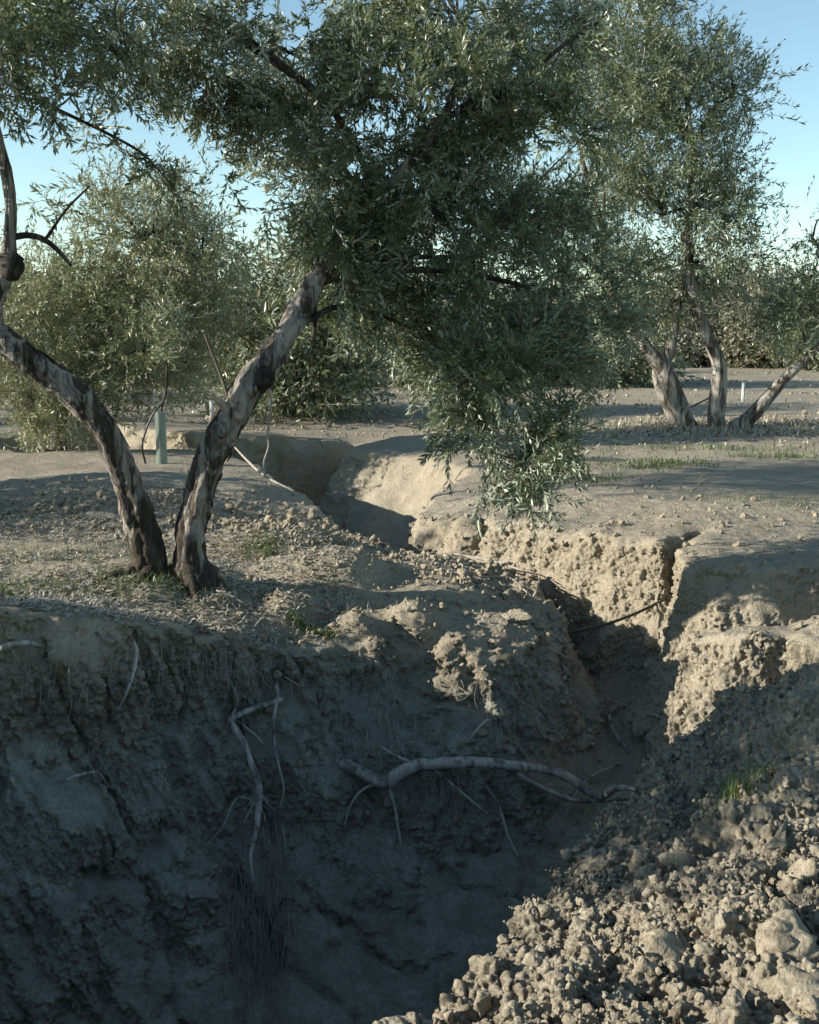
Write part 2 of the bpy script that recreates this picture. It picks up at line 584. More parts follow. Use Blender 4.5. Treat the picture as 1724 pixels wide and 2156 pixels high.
def soil_material(name, layered=True, tint=(1, 1, 1)):
    m, t, b = new_mat(name)
    geo = nd(t, 'ShaderNodeNewGeometry')
    P = geo.outputs['Position']
    big = noise(t, P, 0.9, 4, 0.6)
    mid = noise(t, P, 8.0, 7, 0.68)
    fine = noise(t, P, 55.0, 4, 0.65)
    tn = lambda c: tuple(a * k for a, k in zip(c, tint))
    c1 = ramp(t, mid, [(0.30, tn((0.24, 0.205, 0.15))), (0.50, tn((0.35, 0.31, 0.235))), (0.72, tn((0.44, 0.40, 0.31)))])
    c2 = ramp(t, big, [(0.35, tn((0.28, 0.245, 0.18))), (0.65, tn((0.39, 0.35, 0.27)))])
    col = mixc(t, 0.5, c1, c2)
    if layered:
        mps = nd(t, 'ShaderNodeMapping')
        mps.inputs['Scale'].default_value = (1, 1, 0.25)
        t.links.new(P, mps.inputs['Vector'])
        streak = mps.outputs['Vector']
        sep = nd(t, 'ShaderNodeSeparateXYZ')
        t.links.new(P, sep.inputs[0])
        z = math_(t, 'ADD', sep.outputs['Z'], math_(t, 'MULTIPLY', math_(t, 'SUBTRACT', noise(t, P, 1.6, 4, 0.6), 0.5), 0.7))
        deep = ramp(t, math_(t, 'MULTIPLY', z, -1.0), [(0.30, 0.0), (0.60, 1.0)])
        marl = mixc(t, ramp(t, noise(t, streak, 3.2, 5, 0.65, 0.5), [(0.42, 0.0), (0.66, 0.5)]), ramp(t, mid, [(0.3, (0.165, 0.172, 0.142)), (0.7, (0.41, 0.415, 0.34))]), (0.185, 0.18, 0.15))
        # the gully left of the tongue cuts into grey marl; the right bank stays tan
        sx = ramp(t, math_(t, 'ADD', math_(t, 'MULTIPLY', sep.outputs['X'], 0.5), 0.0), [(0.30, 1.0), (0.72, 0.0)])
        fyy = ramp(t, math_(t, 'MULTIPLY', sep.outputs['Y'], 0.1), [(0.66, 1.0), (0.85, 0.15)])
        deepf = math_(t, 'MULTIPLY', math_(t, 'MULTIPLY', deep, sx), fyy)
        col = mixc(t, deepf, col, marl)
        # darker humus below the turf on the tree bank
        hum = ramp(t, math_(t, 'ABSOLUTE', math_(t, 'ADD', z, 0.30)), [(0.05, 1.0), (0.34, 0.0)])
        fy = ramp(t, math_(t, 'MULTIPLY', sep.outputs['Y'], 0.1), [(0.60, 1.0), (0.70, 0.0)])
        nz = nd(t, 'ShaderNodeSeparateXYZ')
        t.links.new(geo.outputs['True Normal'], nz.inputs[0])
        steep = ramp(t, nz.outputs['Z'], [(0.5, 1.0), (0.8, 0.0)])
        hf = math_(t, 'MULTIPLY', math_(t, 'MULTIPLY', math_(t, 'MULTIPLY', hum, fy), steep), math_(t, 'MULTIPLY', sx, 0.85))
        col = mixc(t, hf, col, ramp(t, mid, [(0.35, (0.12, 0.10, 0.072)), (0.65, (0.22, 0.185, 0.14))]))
        # trodden crust of the flats is greyer
        flat = ramp(t, nz.outputs['Z'], [(0.86, 0.0), (0.97, 0.35)])
        col = mixc(t, flat, col, ramp(t, mid, [(0.3, (0.24, 0.215, 0.175)), (0.7, (0.37, 0.335, 0.275))]))
    col = mixc(t, ramp(t, fine, [(0.35, 0.55), (0.6, 0.0)]), col, (0.16, 0.12, 0.08))
    t.links.new(col, b.inputs['Base Color'])
    b.inputs['Roughness'].default_value = 1.0
    b.inputs['Specular IOR Level'].default_value = 0.15
    vor = nd(t, 'ShaderNodeTexVoronoi')
    vor.inputs['Scale'].default_value = 60
    t.links.new(P, vor.inputs['Vector'])
    n1 = bump(t, noise(t, P, 28, 6, 0.7), 0.9, 0.02)
    n2_ = bump(t, vor.outputs['Distance'], 0.5, 0.008, n1)
    n3 = bump(t, noise(t, P, 160, 3, 0.7), 0.6, 0.004, n2_)
    t.links.new(n3, b.inputs['Normal'])
    return m


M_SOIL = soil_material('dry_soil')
M_CLOD = soil_material('clod_soil', False, (1.06, 1.04, 1.02))
M_CLODG = soil_material('grey_clod_soil', False, (0.75, 0.78, 0.82))


def bark_material(name, dark, lite, foot=False):
    m, t, b = new_mat(name)
    tc = nd(t, 'ShaderNodeTexCoord')
    P = tc.outputs['Object']
    mp = nd(t, 'ShaderNodeMapping')
    mp.inputs['Scale'].default_value = (1, 1, 0.22)
    t.links.new(P, mp.inputs['Vector'])
    V_ = mp.outputs['Vector']
    fib = noise(t, V_, 38, 5, 0.7, 0.4)
    big = noise(t, V_, 9.0, 6, 0.7, 0.8)
    if foot:
        sz = nd(t, 'ShaderNodeSeparateXYZ')
        t.links.new(P, sz.inputs[0])
        big = math_(t, 'SUBTRACT', big, ramp(t, sz.outputs['Z'], [(0.0, 0.14), (0.5, 0.0)]))
    patch = ramp(t, big, [(0.44, 0.0), (0.55, 1.0)])
    smooth = ramp(t, fib, [(0.3, tuple(c * 0.65 for c in lite)), (0.65, lite)])
    rough = ramp(t, fib, [(0.38, tuple(c * 0.35 for c in dark)), (0.68, dark)])
    col = mixc(t, patch, rough, smooth)
    t.links.new(col, b.inputs['Base Color'])
    b.inputs['Roughness'].default_value = 0.9
    b.inputs['Specular IOR Level'].default_value = 0.2
    n1 = bump(t, patch, 0.5, 0.012)
    n2_ = bump(t, noise(t, V_, 120, 5, 0.75, 0.3), 0.9, 0.006, bump(t, fib, 1.0, 0.018, n1))
    t.links.new(n2_, b.inputs['Normal'])
    return m


M_BARK = bark_material('olive_bark', (0.10, 0.08, 0.062), (0.40, 0.36, 0.31), True)
M_BARK2 = bark_material('pale_far_bark', (0.15, 0.12, 0.09), (0.45, 0.41, 0.35))
M_BARKD = bark_material('dark_bark', (0.05, 0.04, 0.032), (0.13, 0.11, 0.09))
M_ROOT = bark_material('root_bark', (0.34, 0.31, 0.27), (0.60, 0.56, 0.50))


def leaf_material(name, top, top2, under, transl=0.25):
    m, t, b = new_mat(name)
    geo = nd(t, 'ShaderNodeNewGeometry')
    r = geo.outputs['Random Per Island']
    c = ramp(t, r, [(0.0, top), (0.6, top2), (0.93, tuple(a * 1.35 for a in top2)), (1.0, (0.20, 0.15, 0.06))])
    c = mixc(t, geo.outputs['Backfacing'], c, under)
    t.links.new(c, b.inputs['Base Color'])
    b.inputs['Roughness'].default_value = 0.38
    b.inputs['Specular IOR Level'].default_value = 0.5
    tr = nd(t, 'ShaderNodeBsdfTranslucent')
    t.links.new(mixc(t, 0.6, c, (0.22, 0.24, 0.06)), tr.inputs['Color'])
    mx = nd(t, 'ShaderNodeMixShader')
    mx.inputs[0].default_value = transl
    t.links.new(b.outputs[0], mx.inputs[1])
    t.links.new(tr.outputs[0], mx.inputs[2])
    t.links.new(mx.outputs[0], t.nodes['Material Output'].inputs['Surface'])
    return m


M_LEAF = leaf_material('olive_leaf', (0.070, 0.092, 0.048), (0.13, 0.16, 0.09), (0.36, 0.40, 0.31))
M_LEAFY = leaf_material('golden_olive_leaf', (0.15, 0.165, 0.085), (0.24, 0.25, 0.14), (0.42, 0.43, 0.32))
M_LEAFD = leaf_material('far_olive_leaf', (0.085, 0.105, 0.06), (0.15, 0.17, 0.10), (0.32, 0.34, 0.26))
M_SCRUB = leaf_material('dry_scrub_leaf', (0.14, 0.145, 0.10), (0.21, 0.205, 0.15), (0.30, 0.29, 0.23))
M_GRASS = leaf_material('green_grass', (0.06, 0.10, 0.03), (0.10, 0.15, 0.045), (0.10, 0.15, 0.05), 0.3)
M_STRAW = leaf_material('straw', (0.30, 0.25, 0.16), (0.42, 0.36, 0.25), (0.38, 0.34, 0.26), 0.15)
M_LITTER = leaf_material('dead_leaf', (0.16, 0.12, 0.075), (0.30, 0.245, 0.17), (0.36, 0.33, 0.27), 0.1)


def plain(name, c, rough=0.6, var=0.25):
    m, t, b = new_mat(name)
    tc = nd(t, 'ShaderNodeTexCoord')
    n = noise(t, tc.outputs['Object'], 30, 4, 0.6)
    t.links.new(ramp(t, n, [(0.3, tuple(a * (1 - var) for a in c)), (0.7, c)]), b.inputs['Base Color'])
    b.inputs['Roughness'].default_value = rough
    t.links.new(bump(t, n, 0.3, 0.004), b.inputs['Normal'])
    return m


M_GUARD = plain('pale_green_plastic', (0.22, 0.27, 0.225), 0.5, 0.15)
M_WHITE = plain('white_plastic', (0.68, 0.70, 0.68), 0.5, 0.15)
M_HOSE = plain('black_rubber', (0.018, 0.017, 0.017), 0.45, 0.3)
M_TWIG = plain('grey_twig', (0.36, 0.32, 0.27), 0.9, 0.4)
M_TWIGD = plain('brown_twig', (0.12, 0.095, 0.07), 0.9, 0.4)
M_WOOD = plain('cut_wood', (0.42, 0.33, 0.23), 0.9, 0.35)

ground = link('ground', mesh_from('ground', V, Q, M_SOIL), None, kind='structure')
BV = BVHTree.FromPolygons(V.tolist(), Q.tolist()) if False else None
GV, GQ = V, Q
# quick look-up of the ground height from the surface just built
_res = 0.03
_gx0, _gy0 = -11.0, 1.0
_hm = np.full((int(18 / _res), int(22 / _res)), -9.0, np.float32)
_ix = ((GV[:, 0] - _gx0) / _res).astype(int)
_iy = ((GV[:, 1] - _gy0) / _res).astype(int)
ok = (_ix >= 0) & (_ix < _hm.shape[1]) & (_iy >= 0) & (_iy < _hm.shape[0])
np.maximum.at(_hm, (_iy[ok], _ix[ok]), GV[ok, 2])
for _ in range(3):
    e = _hm < -8
    if not e.any():
        break
    sh = np.maximum.reduce([np.roll(_hm, 1, 0), np.roll(_hm, -1, 0), np.roll(_hm, 1, 1), np.roll(_hm, -1, 1)])
    _hm[e] = sh[e]


def gz(x, y):
    """height of the ground at arrays x, y"""
    x = np.atleast_1d(np.asarray(x, float)); y = np.atleast_1d(np.asarray(y, float))
    jx = np.clip(((x - _gx0) / _res).astype(int), 0, _hm.shape[1] - 1)
    jy = np.clip(((y - _gy0) / _res).astype(int), 0, _hm.shape[0] - 1)
    z = _hm[jy, jx].astype(float)
    bad = (z < -8) | (np.abs(x) > 0.445 * y) | (y > 16.5)
    if bad.any():
        z[bad] = land(x[bad], y[bad])[0]
    return z


# ------------------------------------------------------------------ the land round about
def axis(lo, hi, near0, near1, step, grow):
    a = list(np.arange(near0, near1 + 1e-6, step))
    s = step
    while a[-1] < hi:
        s *= grow
        a.append(a[-1] + s)
    s = step
    while a[0] > lo:
        s *= grow
        a.insert(0, a[0] - s)
    return np.array(a)


ax = axis(-700, 700, -11, 11, 0.16, 1.10)
ay = axis(-300, 1400, -2, 24, 0.16, 1.08)
YY, XX = np.meshgrid(ay, ax, indexing='ij')
HH, _ = land(XX, YY)
u = np.abs(XX) / np.maximum(YY, 0.01)
ins = (u < 0.40) & (YY > Y0 * 1.2) & (YY < 16.6)
near = np.clip(1 - (np.hypot(XX, YY) - 18) / 8, 0, 1)
HH = HH - 0.012 * (((u < 0.475) & (YY > 1.3) & (YY < 17.6)))
OV = np.stack([XX.ravel(), YY.ravel(), HH.ravel()], 1)
ni = XX.shape[1]
ii, jj = np.meshgrid(np.arange(XX.shape[0] - 1), np.arange(ni - 1), indexing='ij')
q = np.stack([(ii * ni + jj).ravel(), (ii * ni + jj + 1).ravel(), ((ii + 1) * ni + jj + 1).ravel(), ((ii + 1) * ni + jj).ravel()], 1)
q = q[~ins.ravel()[q].all(1)]
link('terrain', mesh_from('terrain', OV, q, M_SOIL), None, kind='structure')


# ------------------------------------------------------------------ tubes and trees
def tube(pts, rad, sides=10, wob=0.0, sub=3, seed=0.0, cap=True, rough_scale=9.0):
    """smooth tube through points with a radius each"""
    pts = np.array(pts, float)
    rad = np.array(rad, float)
    n = len(pts)
    if n > 2 and sub > 1:
        # Catmull-Rom
        tt = np.linspace(0, n - 1, (n - 1) * sub + 1)
        P0 = np.vstack([2 * pts[0] - pts[1], pts, 2 * pts[-1] - pts[-2]])
        k = np.minimum(tt.astype(int), n - 2)
        f = (tt - k)[:, None]
        a, b_, c, d = P0[k], P0[k + 1], P0[k + 2], P0[k + 3]
        C = 0.5 * ((2 * b_) + (-a + c) * f + (2 * a - 5 * b_ + 4 * c - d) * f ** 2 + (-a + 3 * b_ - 3 * c + d) * f ** 3)
        R = rad[k] * (1 - f[:, 0]) + rad[np.minimum(k + 1, n - 1)] * f[:, 0]
    else:
        C, R = pts, rad
    m = len(C)
    T = np.gradient(C, axis=0)
    T /= np.linalg.norm(T, axis=1)[:, None] + 1e-9
    up = np.array([0.3, 1.0, 0.2])
    A = np.cross(T, up); A /= np.linalg.norm(A, axis=1)[:, None] + 1e-9
    B = np.cross(T, A)
    th = np.linspace(0, 2 * math.pi, sides, endpoint=False)
    ring = A[:, None, :] * np.cos(th)[None, :, None] + B[:, None, :] * np.sin(th)[None, :, None]
    Vt = C[:, None, :] + ring * R[:, None, None]
    if wob:
        fl = Vt.reshape(-1, 3)
        L = np.cumsum(np.r_[0, np.linalg.norm(np.diff(C, axis=0), axis=1)])
        # long ribs following the limb plus knots
        tcoord = np.stack([np.tile(np.cos(th) * 1.3, m), np.tile(np.sin(th) * 1.3, m), np.repeat(L * 1.6, sides)], 1)
        nz = 0.65 * fbm(tcoord, 1.6, 2, 0.5, seed) + 0.55 * fbm(fl, rough_scale, 3, 0.6, seed)
        if sides > 40:       # deep furrows and torn bark
            tc2 = tcoord * np.array([1, 1, 0.9])
            nz += 0.34 * (ridged(tc2 * np.array([1, 1, .6]), 4.5, seed) - 0.6) + 0.30 * np.clip(fbm(fl * np.array([1, 1, .6]), 26, 3, .6, seed), -.6, .8)
            nz -= 1.1 * np.clip(0.32 - worley(fl, 6.5, seed)[0], 0, 1) * 2
        Vt = C[:, None, :] + ring * (R[:, None, None] * (1 + wob * nz.reshape(m, sides, 1)))
    Vt = Vt.reshape(-1, 3)
    i = np.arange(m - 1)[:, None] * sides
    j = np.arange(sides)[None, :]
    j2 = (j + 1) % sides
    Qt = np.stack([(i + j).ravel(), (i + j2).ravel(), (i + sides + j2).ravel(), (i + sides + j).ravel()], 1)
    if cap:
        c0, c1 = len(Vt), len(Vt) + 1
        Vt = np.vstack([Vt, C[0] - T[0] * R[0] * 0.3, C[-1] + T[-1] * R[-1] * 0.35])
        jj_ = np.arange(sides); jk = (jj_ + 1) % sides
        e = (m - 1) * sides
        Qt = np.vstack([Qt, np.stack([np.full(sides, c0), jk, jj_, jj_], 1), np.stack([np.full(sides, c1), e + jj_, e + jk, e + jk], 1)])
    return Vt, Qt


class Bag:
    def __init__(s):
        s.v, s.f, s.n = [], [], 0

    def add(s, V, Fc):
        s.v.append(V); s.f.append(np.asarray(Fc) + s.n); s.n += len(V)
        return s

    def mesh(s, name, mat, smooth=True):
        V = np.concatenate(s.v); Fc = np.concatenate(s.f)
        # degenerate quads are caps
        return poly_mesh(name, V, Fc, mat, smooth)


def poly_mesh(name, V, Fc, mat, smooth=True):
    if Fc.shape[1] == 4:
        deg = Fc[:, 3] == Fc[:, 2]
        Tq, Tt = Fc[~deg], Fc[deg][:, :3]
    else:
        Tq, Tt = np.zeros((0, 4), int), Fc
    me = bpy.data.meshes.new(name)
    me.vertices.add(len(V))
    me.vertices.foreach_set('co', np.ascontiguousarray(V, dtype=np.float32).ravel())
    li = np.concatenate([Tq.ravel(), Tt.ravel()]).astype(np.int32)
    me.loops.add(len(li))
    me.loops.foreach_set('vertex_index', li)
    tot = np.concatenate([np.full(len(Tq), 4), np.full(len(Tt), 3)]).astype(np.int32)
    st = np.concatenate([[0], np.cumsum(tot)[:-1]]).astype(np.int32)
    me.polygons.add(len(tot))
    me.polygons.foreach_set('loop_start', st)
    me.polygons.foreach_set('loop_total', tot)
    me.polygons.foreach_set('use_smooth', np.full(len(tot), smooth))
    me.update(calc_edges=True)
    if mat:
        me.materials.append(mat)
    return me


def make_twig(seed, length=0.24, pairs=9, leaf=0.054, width=0.0145, bare=False):
    """an olive shoot along +z: stem and opposite narrow leaves"""
    r = np.random.RandomState(seed)
    V, Fq = [], []
    bend = r.uniform(-0.25, 0.25, 2)
    C = []
    for k in range(3):
        t = k / 2
        C.append([bend[0] * length * t * t, bend[1] * length * t * t, length * t])
    C = np.array(C)
    sv, sf = tube(C, np.linspace(0.0022, 0.0009, 3), 3, 0, 1, cap=False)
    V.append(sv); Fq.append(sf); n = len(sv)
    ph = r.uniform(0, 6.28)
    for k in range(pairs):
        t = 0.12 + 0.88 * (k + r.uniform(-.25, .25)) / (pairs - 1)
        t = min(max(t, 0.05), 1)
        c = np.array([bend[0] * length * t * t, bend[1] * length * t * t, length * t])
        a0 = ph + k * math.pi / 2 + r.uniform(-.4, .4)
        for s in (0, math.pi):
            if r.rand() < 0.08:
                continue
            a = a0 + s + r.uniform(-.2, .2)
            el = r.uniform(0.55, 1.15) if k < pairs - 1 else r.uniform(0.9, 1.4)
            d = np.array([math.cos(a) * math.cos(el), math.sin(a) * math.cos(el), math.sin(el)])
            L = leaf * r.uniform(0.7, 1.2) * (0.75 if k == pairs - 1 else 1)
            W = width * r.uniform(0.8, 1.2)
            side = np.cross(d, [0, 0, 1]); side /= np.linalg.norm(side) + 1e-9
            nrm = np.cross(side, d)
            droop = np.array([0, 0, 0]) - nrm * 0.10 * L * r.uniform(-1, 1.4)
            m_ = c + d * L * 0.48
            V.append(np.array([c, m_ + side * W / 2 + nrm * 0.001, c + d * L + droop, m_ - side * W / 2 + nrm * 0.001]))
            Fq.append(np.array([[n, n + 1, n + 2, n + 3]])); n += 4
    return np.concatenate(V), np.concatenate(Fq)


TW = [make_twig(s, 0.20, 10) for s in range(10)]                                  # near shoots
TWF = [make_twig(s + 50, 0.40, 5, 0.13, 0.036) for s in range(8)]        # shoots of trees far off, fewer and broader leaves
TWM = [make_twig(s + 90, 0.30, 8, 0.078, 0.017) for s in range(8)]
TWX = [make_twig(s + 120, 0.9, 4, 0.38, 0.14) for s in range(6)]


def rotmats(d, spin):
    """rotation taking z to each d"""
    z = d / np.linalg.norm(d, axis=1)[:, None]
    h = np.where(np.abs(z[:, 2:3]) < 0.95, np.array([[0, 0, 1.0]]), np.array([[1.0, 0, 0]]))
    x = np.cross(h, z); x /= np.linalg.norm(x, axis=1)[:, None]
    y = np.cross(z, x)
    c, s = np.cos(spin)[:, None], np.sin(spin)[:, None]
    x2 = x * c + y * s
    y2 = -x * s + y * c
    return np.stack([x2, y2, z], 2)


def scatter(lib, pos, dirs, scale, r):
    VV, FF, n = [], [], 0
    which = r.randint(0, len(lib), len(pos))
    R = rotmats(dirs, r.uniform(0, 6.28, len(pos)))
    for k, (tv, tf) in enumerate(lib):
        m = np.nonzero(which == k)[0]
        if not len(m):
            continue
        A = np.einsum('nij,vj->nvi', R[m], tv) * scale[m][:, None, None] + pos[m][:, None, :]
        VV.append(A.reshape(-1, 3))
        FF.append((tf[None] + (np.arange(len(m)) * len(tv))[:, None, None] + n).reshape(-1, tf.shape[1]))
        n += len(m) * len(tv)
    return np.concatenate(VV), np.concatenate(FF)


def crown_shoots(blobs, n_clump, per, spread, r, droop=0.25, gaps=0.0):
    """blobs: (centre, radii, share). Returns shoots gathered in clumps lying mostly in the outer shell."""
    P, D, C = [], [], []
    tot = sum(b[2] for b in blobs)
    for c, rad, sh in blobs:
        k = max(1, int(n_clump * sh / tot))
        d = r.normal(size=(k, 3)); d /= np.linalg.norm(d, axis=1)[:, None]
        q = np.array(c) + d * np.array(rad) * (r.uniform(0.15, 1, k) ** 0.45)[:, None]
        if gaps:
            q = q[fbm(q, 2.3, 2) > -gaps]
        k = len(q)
        C.append(q)
        out = (q - np.array(c)) / np.array(rad)
        out /= np.linalg.norm(out, axis=1)[:, None] + 1e-6
        hd = out * 0.7 + r.normal(size=(k, 3)) * 0.35 + np.array([0, 0, 0.35])
        m = np.repeat(np.arange(k), per)
        dd = hd[m] + r.normal(size=(len(m), 3)) * 0.55
        dr = np.clip(r.normal(droop, 0.5, len(m)), -0.3, 1.6)
        dd[:, 2] -= dr
        P.append(q[m] + r.normal(size=(len(m), 3)) * spread)
        D.append(dd)
    return np.concatenate(P), np.concatenate(D), np.concatenate(C)


def empty(name, loc, label, cat, group=None):
    o = bpy.data.objects.new(name, None)
    o.empty_display_size = 0.2
    COL.objects.link(o)
    o.location = loc
    o['label'] = label
    o['category'] = cat
    if group:
        o['group'] = group
    return o


def part(name, me, root, **kw):
    """mesh given in world coordinates, hung under root"""
    me.transform(Matrix.Translation(-Vector(root.location)))
    return link(name, me, root, **kw)


def limb(specs, sides=14, wob=0.16, sub=6, seed=0.0, rs=9.0):
    """specs: (X, Y, depth, width in px)"""
    pts = [dp(X, Y, d) for X, Y, d, _ in specs]
    rad = [wd * 0.92 * d / F / 2 for _, _, d, wd in specs]
    return tube(pts, rad, sides, wob, sub, seed, rough_scale=rs)


def boughs(anchors, targets, r, r0=0.02, r1=0.004):
    """thin curved limbs from the nearest anchor to each target"""
    A = np.array(anchors, float)
    out = Bag()
    for t_ in targets:
        d = np.linalg.norm(A - t_, axis=1) + np.maximum(A[:, 2] - t_[2], 0) * 0.8
        a = A[np.argmin(d)]
        L = np.linalg.norm(t_ - a)
        if L < 0.08 or (r0 > 0.02 and t_[2] < a[2] - 0.1):
            continue
        mid = a * 0.5 + t_ * 0.5 + r.normal(size=3) * 0.09 * L + np.array([0, 0, 0.10 * L])
        q1 = a * 0.78 + mid * 0.22 + r.normal(size=3) * 0.02 * L
        rr = r0 * min(1.0, 0.4 + L * 0.5)
        out.add(*tube([a, q1, mid, t_], [rr, rr * 0.8, rr * 0.55, r1], 5, 0.1, 3, r.uniform(0, 50), cap=False))
    return out


def blobs_px(L):
    """(X, Y, rX, rY, depth, rdepth, share) to ellipsoids"""
    out = []
    for X, Y, rx, ry, d, rd, sh in L:
        out.append((dp(X, Y, d), (rx * d / F, rd, ry * d / F), sh))
    return out


# ---- the near olive tree with two leaning trunks
r = np.random.RandomState(3)
base = gp(365, 1215, 0.0)
ot = empty('olive_tree', base, 'large near olive tree, two pale trunks leaning apart in a V on the gully bank', 'tree')
DT = base[1]
RT = [(425, 1262, DT - .02, 118), (412, 1215, DT, 100), (400, 1160, DT, 88), (408, 1090, DT, 84), (428, 1010, DT - .03, 84), (455, 940, DT - .05, 88), (490, 875, DT - .06, 96),
      (522, 815, DT - .06, 82), (548, 780, DT - .06, 84), (585, 730, DT - .05, 72), (618, 675, DT, 66), (648, 622, DT + .08, 60), (685, 555, DT + .2, 50), (740, 470, DT + .3, 42), (830, 380, DT + .35, 34), (930, 250, DT + .4, 24), (980, 100, DT + .4, 15)]
RT = [(a_, b_, c_, d_ * (0.95 if i_ < 2 else 0.80)) for i_, (a_, b_, c_, d_) in enumerate(RT)]
me = Bag().add(*limb(RT, 56, 0.24, 18, 2.0, 8.0)).mesh('trunk', M_BARK)
part('trunk', me, ot, label='right-leaning trunk')
LT = [(300, 1250, DT - .02, 100), (318, 1205, DT, 88), (305, 1140, DT, 82), (290, 1085, DT, 82), (272, 1030, DT - .03, 74), (248, 960, DT - .08, 70), (212, 893, DT - .14, 68), (165, 838, DT - .2, 70), (115, 797, DT - .25, 66),
      (65, 762, DT - .3, 62), (20, 728, DT - .33, 66), (-15, 690, DT - .35, 60), (-12, 640, DT - .35, 46), (5, 590, DT - .35, 50), (18, 555, DT - .35, 46), (20, 500, DT - .35, 30), (22, 430, DT - .33, 28), (12, 360, DT - .3, 27),
      (0, 300, DT - .3, 23), (-25, 200, DT - .3, 19), (-30, 60, DT - .3, 14)]
LT = [(a_, b_, c_, d_ * 0.88) for a_, b_, c_, d_ in LT]
me = Bag().add(*limb(LT, 56, 0.24, 18, 8.0, 8.0)).mesh('trunk', M_BARK)
part('trunk', me, ot, label='left-leaning trunk bending out of the frame')
# knots, stubs and peeling bark
for X, Y, d, s, sx in [(556, 792, DT - .09, 0.085, 1.0), (530, 818, DT - .14, 0.038, 1), (22, 560, DT - .36, 0.085, 1.0), (640, 640, DT + .0, 0.06, 1), (470, 905, DT - .15, 0.05, 1)]:
    th = np.linspace(-1, 1, 7)
    c = np.array(dp(X, Y, d))
    v, f = tube([c + np.array([0.3 * a * s, 0, a * s]) for a in th], [max(0.02, math.sqrt(max(0, 1 - a * a))) * s * 0.8 for a in th], 12, 0.45, 2, X * 0.1, rough_scale=16)
    part('knot', poly_mesh('knot', v, f, M_BARK if s != 0.085 else M_BARKD), ot)
for k, (ang, ln_, cx_) in enumerate([(-2.6, .30, 300), (-1.9, .26, 330), (-1.2, .32, 395), (-.5, .24, 420), (-2.9, .2, 395)]):
    c = np.array(gp(cx_, 1215, 0.0)); dv = np.array([math.cos(ang), math.sin(ang), 0])
    e1, e2 = c + dv * ln_ * .6, c + dv * ln_ * 1.25
    pts_ = [c + np.array([0, 0, .12]) - dv * .03, c + dv * .08 + np.array([0, 0, .035]), (e1[0], e1[1], float(gz(e1[0], e1[1])[0]) + .0), (e2[0], e2[1], float(gz(e2[0], e2[1])[0]) - .05)]
    part('root_flare', poly_mesh('root_flare', *tube(pts_, [.03, .045, .030, .012], 16, .4, 6, k * 3.1, rough_scale=14), M_BARK), ot)
bag = Bag()
for k in range(46):          # loose dark flakes along the upper side of the left trunk and the shaded side of the other
    if k < 28:
        i = r.uniform(4, 10); A_ = LT
        off = (0.42, 0.05)
    else:
        i = r.uniform(1, 8); A_ = RT
        off = (0.40, -0.1)
    i0 = int(i); fr = i - i0
    X = A_[i0][0] * (1 - fr) + A_[i0 + 1][0] * fr; Y = A_[i0][1] * (1 - fr) + A_[i0 + 1][1] * fr
    dd = A_[i0][2]; wd = A_[i0][3]
    tx, ty = A_[i0 + 1][0] - A_[i0][0], A_[i0 + 1][1] - A_[i0][1]
    L = math.hypot(tx, ty); nx_, ny_ = -ty / L, tx / L
    if nx_ < 0: nx_, ny_ = -nx_, -ny_
    o_ = r.uniform(0.30, 0.52) * wd
    c = np.array(dp(X + nx_ * o_, Y + ny_ * o_, dd - 0.03 * (1 - o_ / wd)))
    t3 = np.array([tx / L, 0, -ty / L])
    ln = r.uniform(0.02, 0.06)
    bag.add(*tube([c - t3 * ln, c + r.normal(size=3) * 0.004, c + t3 * ln], [0.003, r.uniform(0.006, 0.013), 0.003], 6, 0.5, 3, k))
part('bark_flakes', bag.mesh('bark_flakes', M_BARKD), ot, kind='stuff')
for spec, m in [([(492, 885, DT - .1, 30), (478, 862, DT - .12, 22), (458, 842, DT - .14, 14), (448, 838, DT - .15, 5)], M_WOOD),
                ([(505, 880, DT - .12, 26), (492, 855, DT - .14, 14), (480, 838, DT - .15, 4)], M_WOOD),
                ([(486, 868, DT - .1, 10), (476, 820, DT - .1, 8), (456, 765, DT - .1, 7), (432, 706, DT - .1, 5)], M_TWIGD),
                ([(565, 818, DT - .12, 6), (572, 845, DT - .13, 5), (566, 900, DT - .12, 4), (560, 940, DT - .1, 4)], M_TWIG),
                ([(662, 640, DT + .1, 12), (664, 680, DT + .1, 11), (658, 718, DT + .1, 5)], M_BARKD),
                ([(22, 500, DT - .35, 16), (60, 495, DT - .3, 14), (95, 505, DT - .3, 13), (130, 535, DT - .2, 10), (150, 560, DT - .2, 6)], M_BARKD),
                ([(95, 505, DT - .3, 8), (140, 440, DT - .2, 6), (190, 390, DT - .2, 4)], M_BARKD),
                ([(330, -30, DT + .4, 26), (400, 18, DT + .4, 26), (470, 55, DT + .4, 24), (540, 100, DT + .4, 24), (610, 150, DT + .4, 20), (690, 215, DT + .45, 17), (760, 330, DT + .4, 15), (790, 420, DT + .35, 20)], M_BARKD),
                ([(110, 225, DT - .1, 9), (160, 248, DT - .1, 8), (230, 282, DT - .1, 7), (300, 322, DT - .05, 6), (345, 370, DT, 4), (370, 400, DT, 3)], M_BARKD),
                ([(-28, 120, DT - .3, 15), (40, 170, DT - .2, 12), (110, 225, DT - .1, 9)], M_BARKD),
                ([(1290, 10, DT + .3, 6), (1240, 60, DT + .3, 7), (1190, 90, DT + .3, 9), (1080, 180, DT + .35, 13), (960, 250, DT + .4, 18)], M_BARKD)]:
    v, f = limb(spec, 9, 0.14, 4, spec[0][0])
    nm = 'branch' if m is not M_WOOD else 'broken_stub'
    part(nm, poly_mesh(nm, v, f, m), ot)

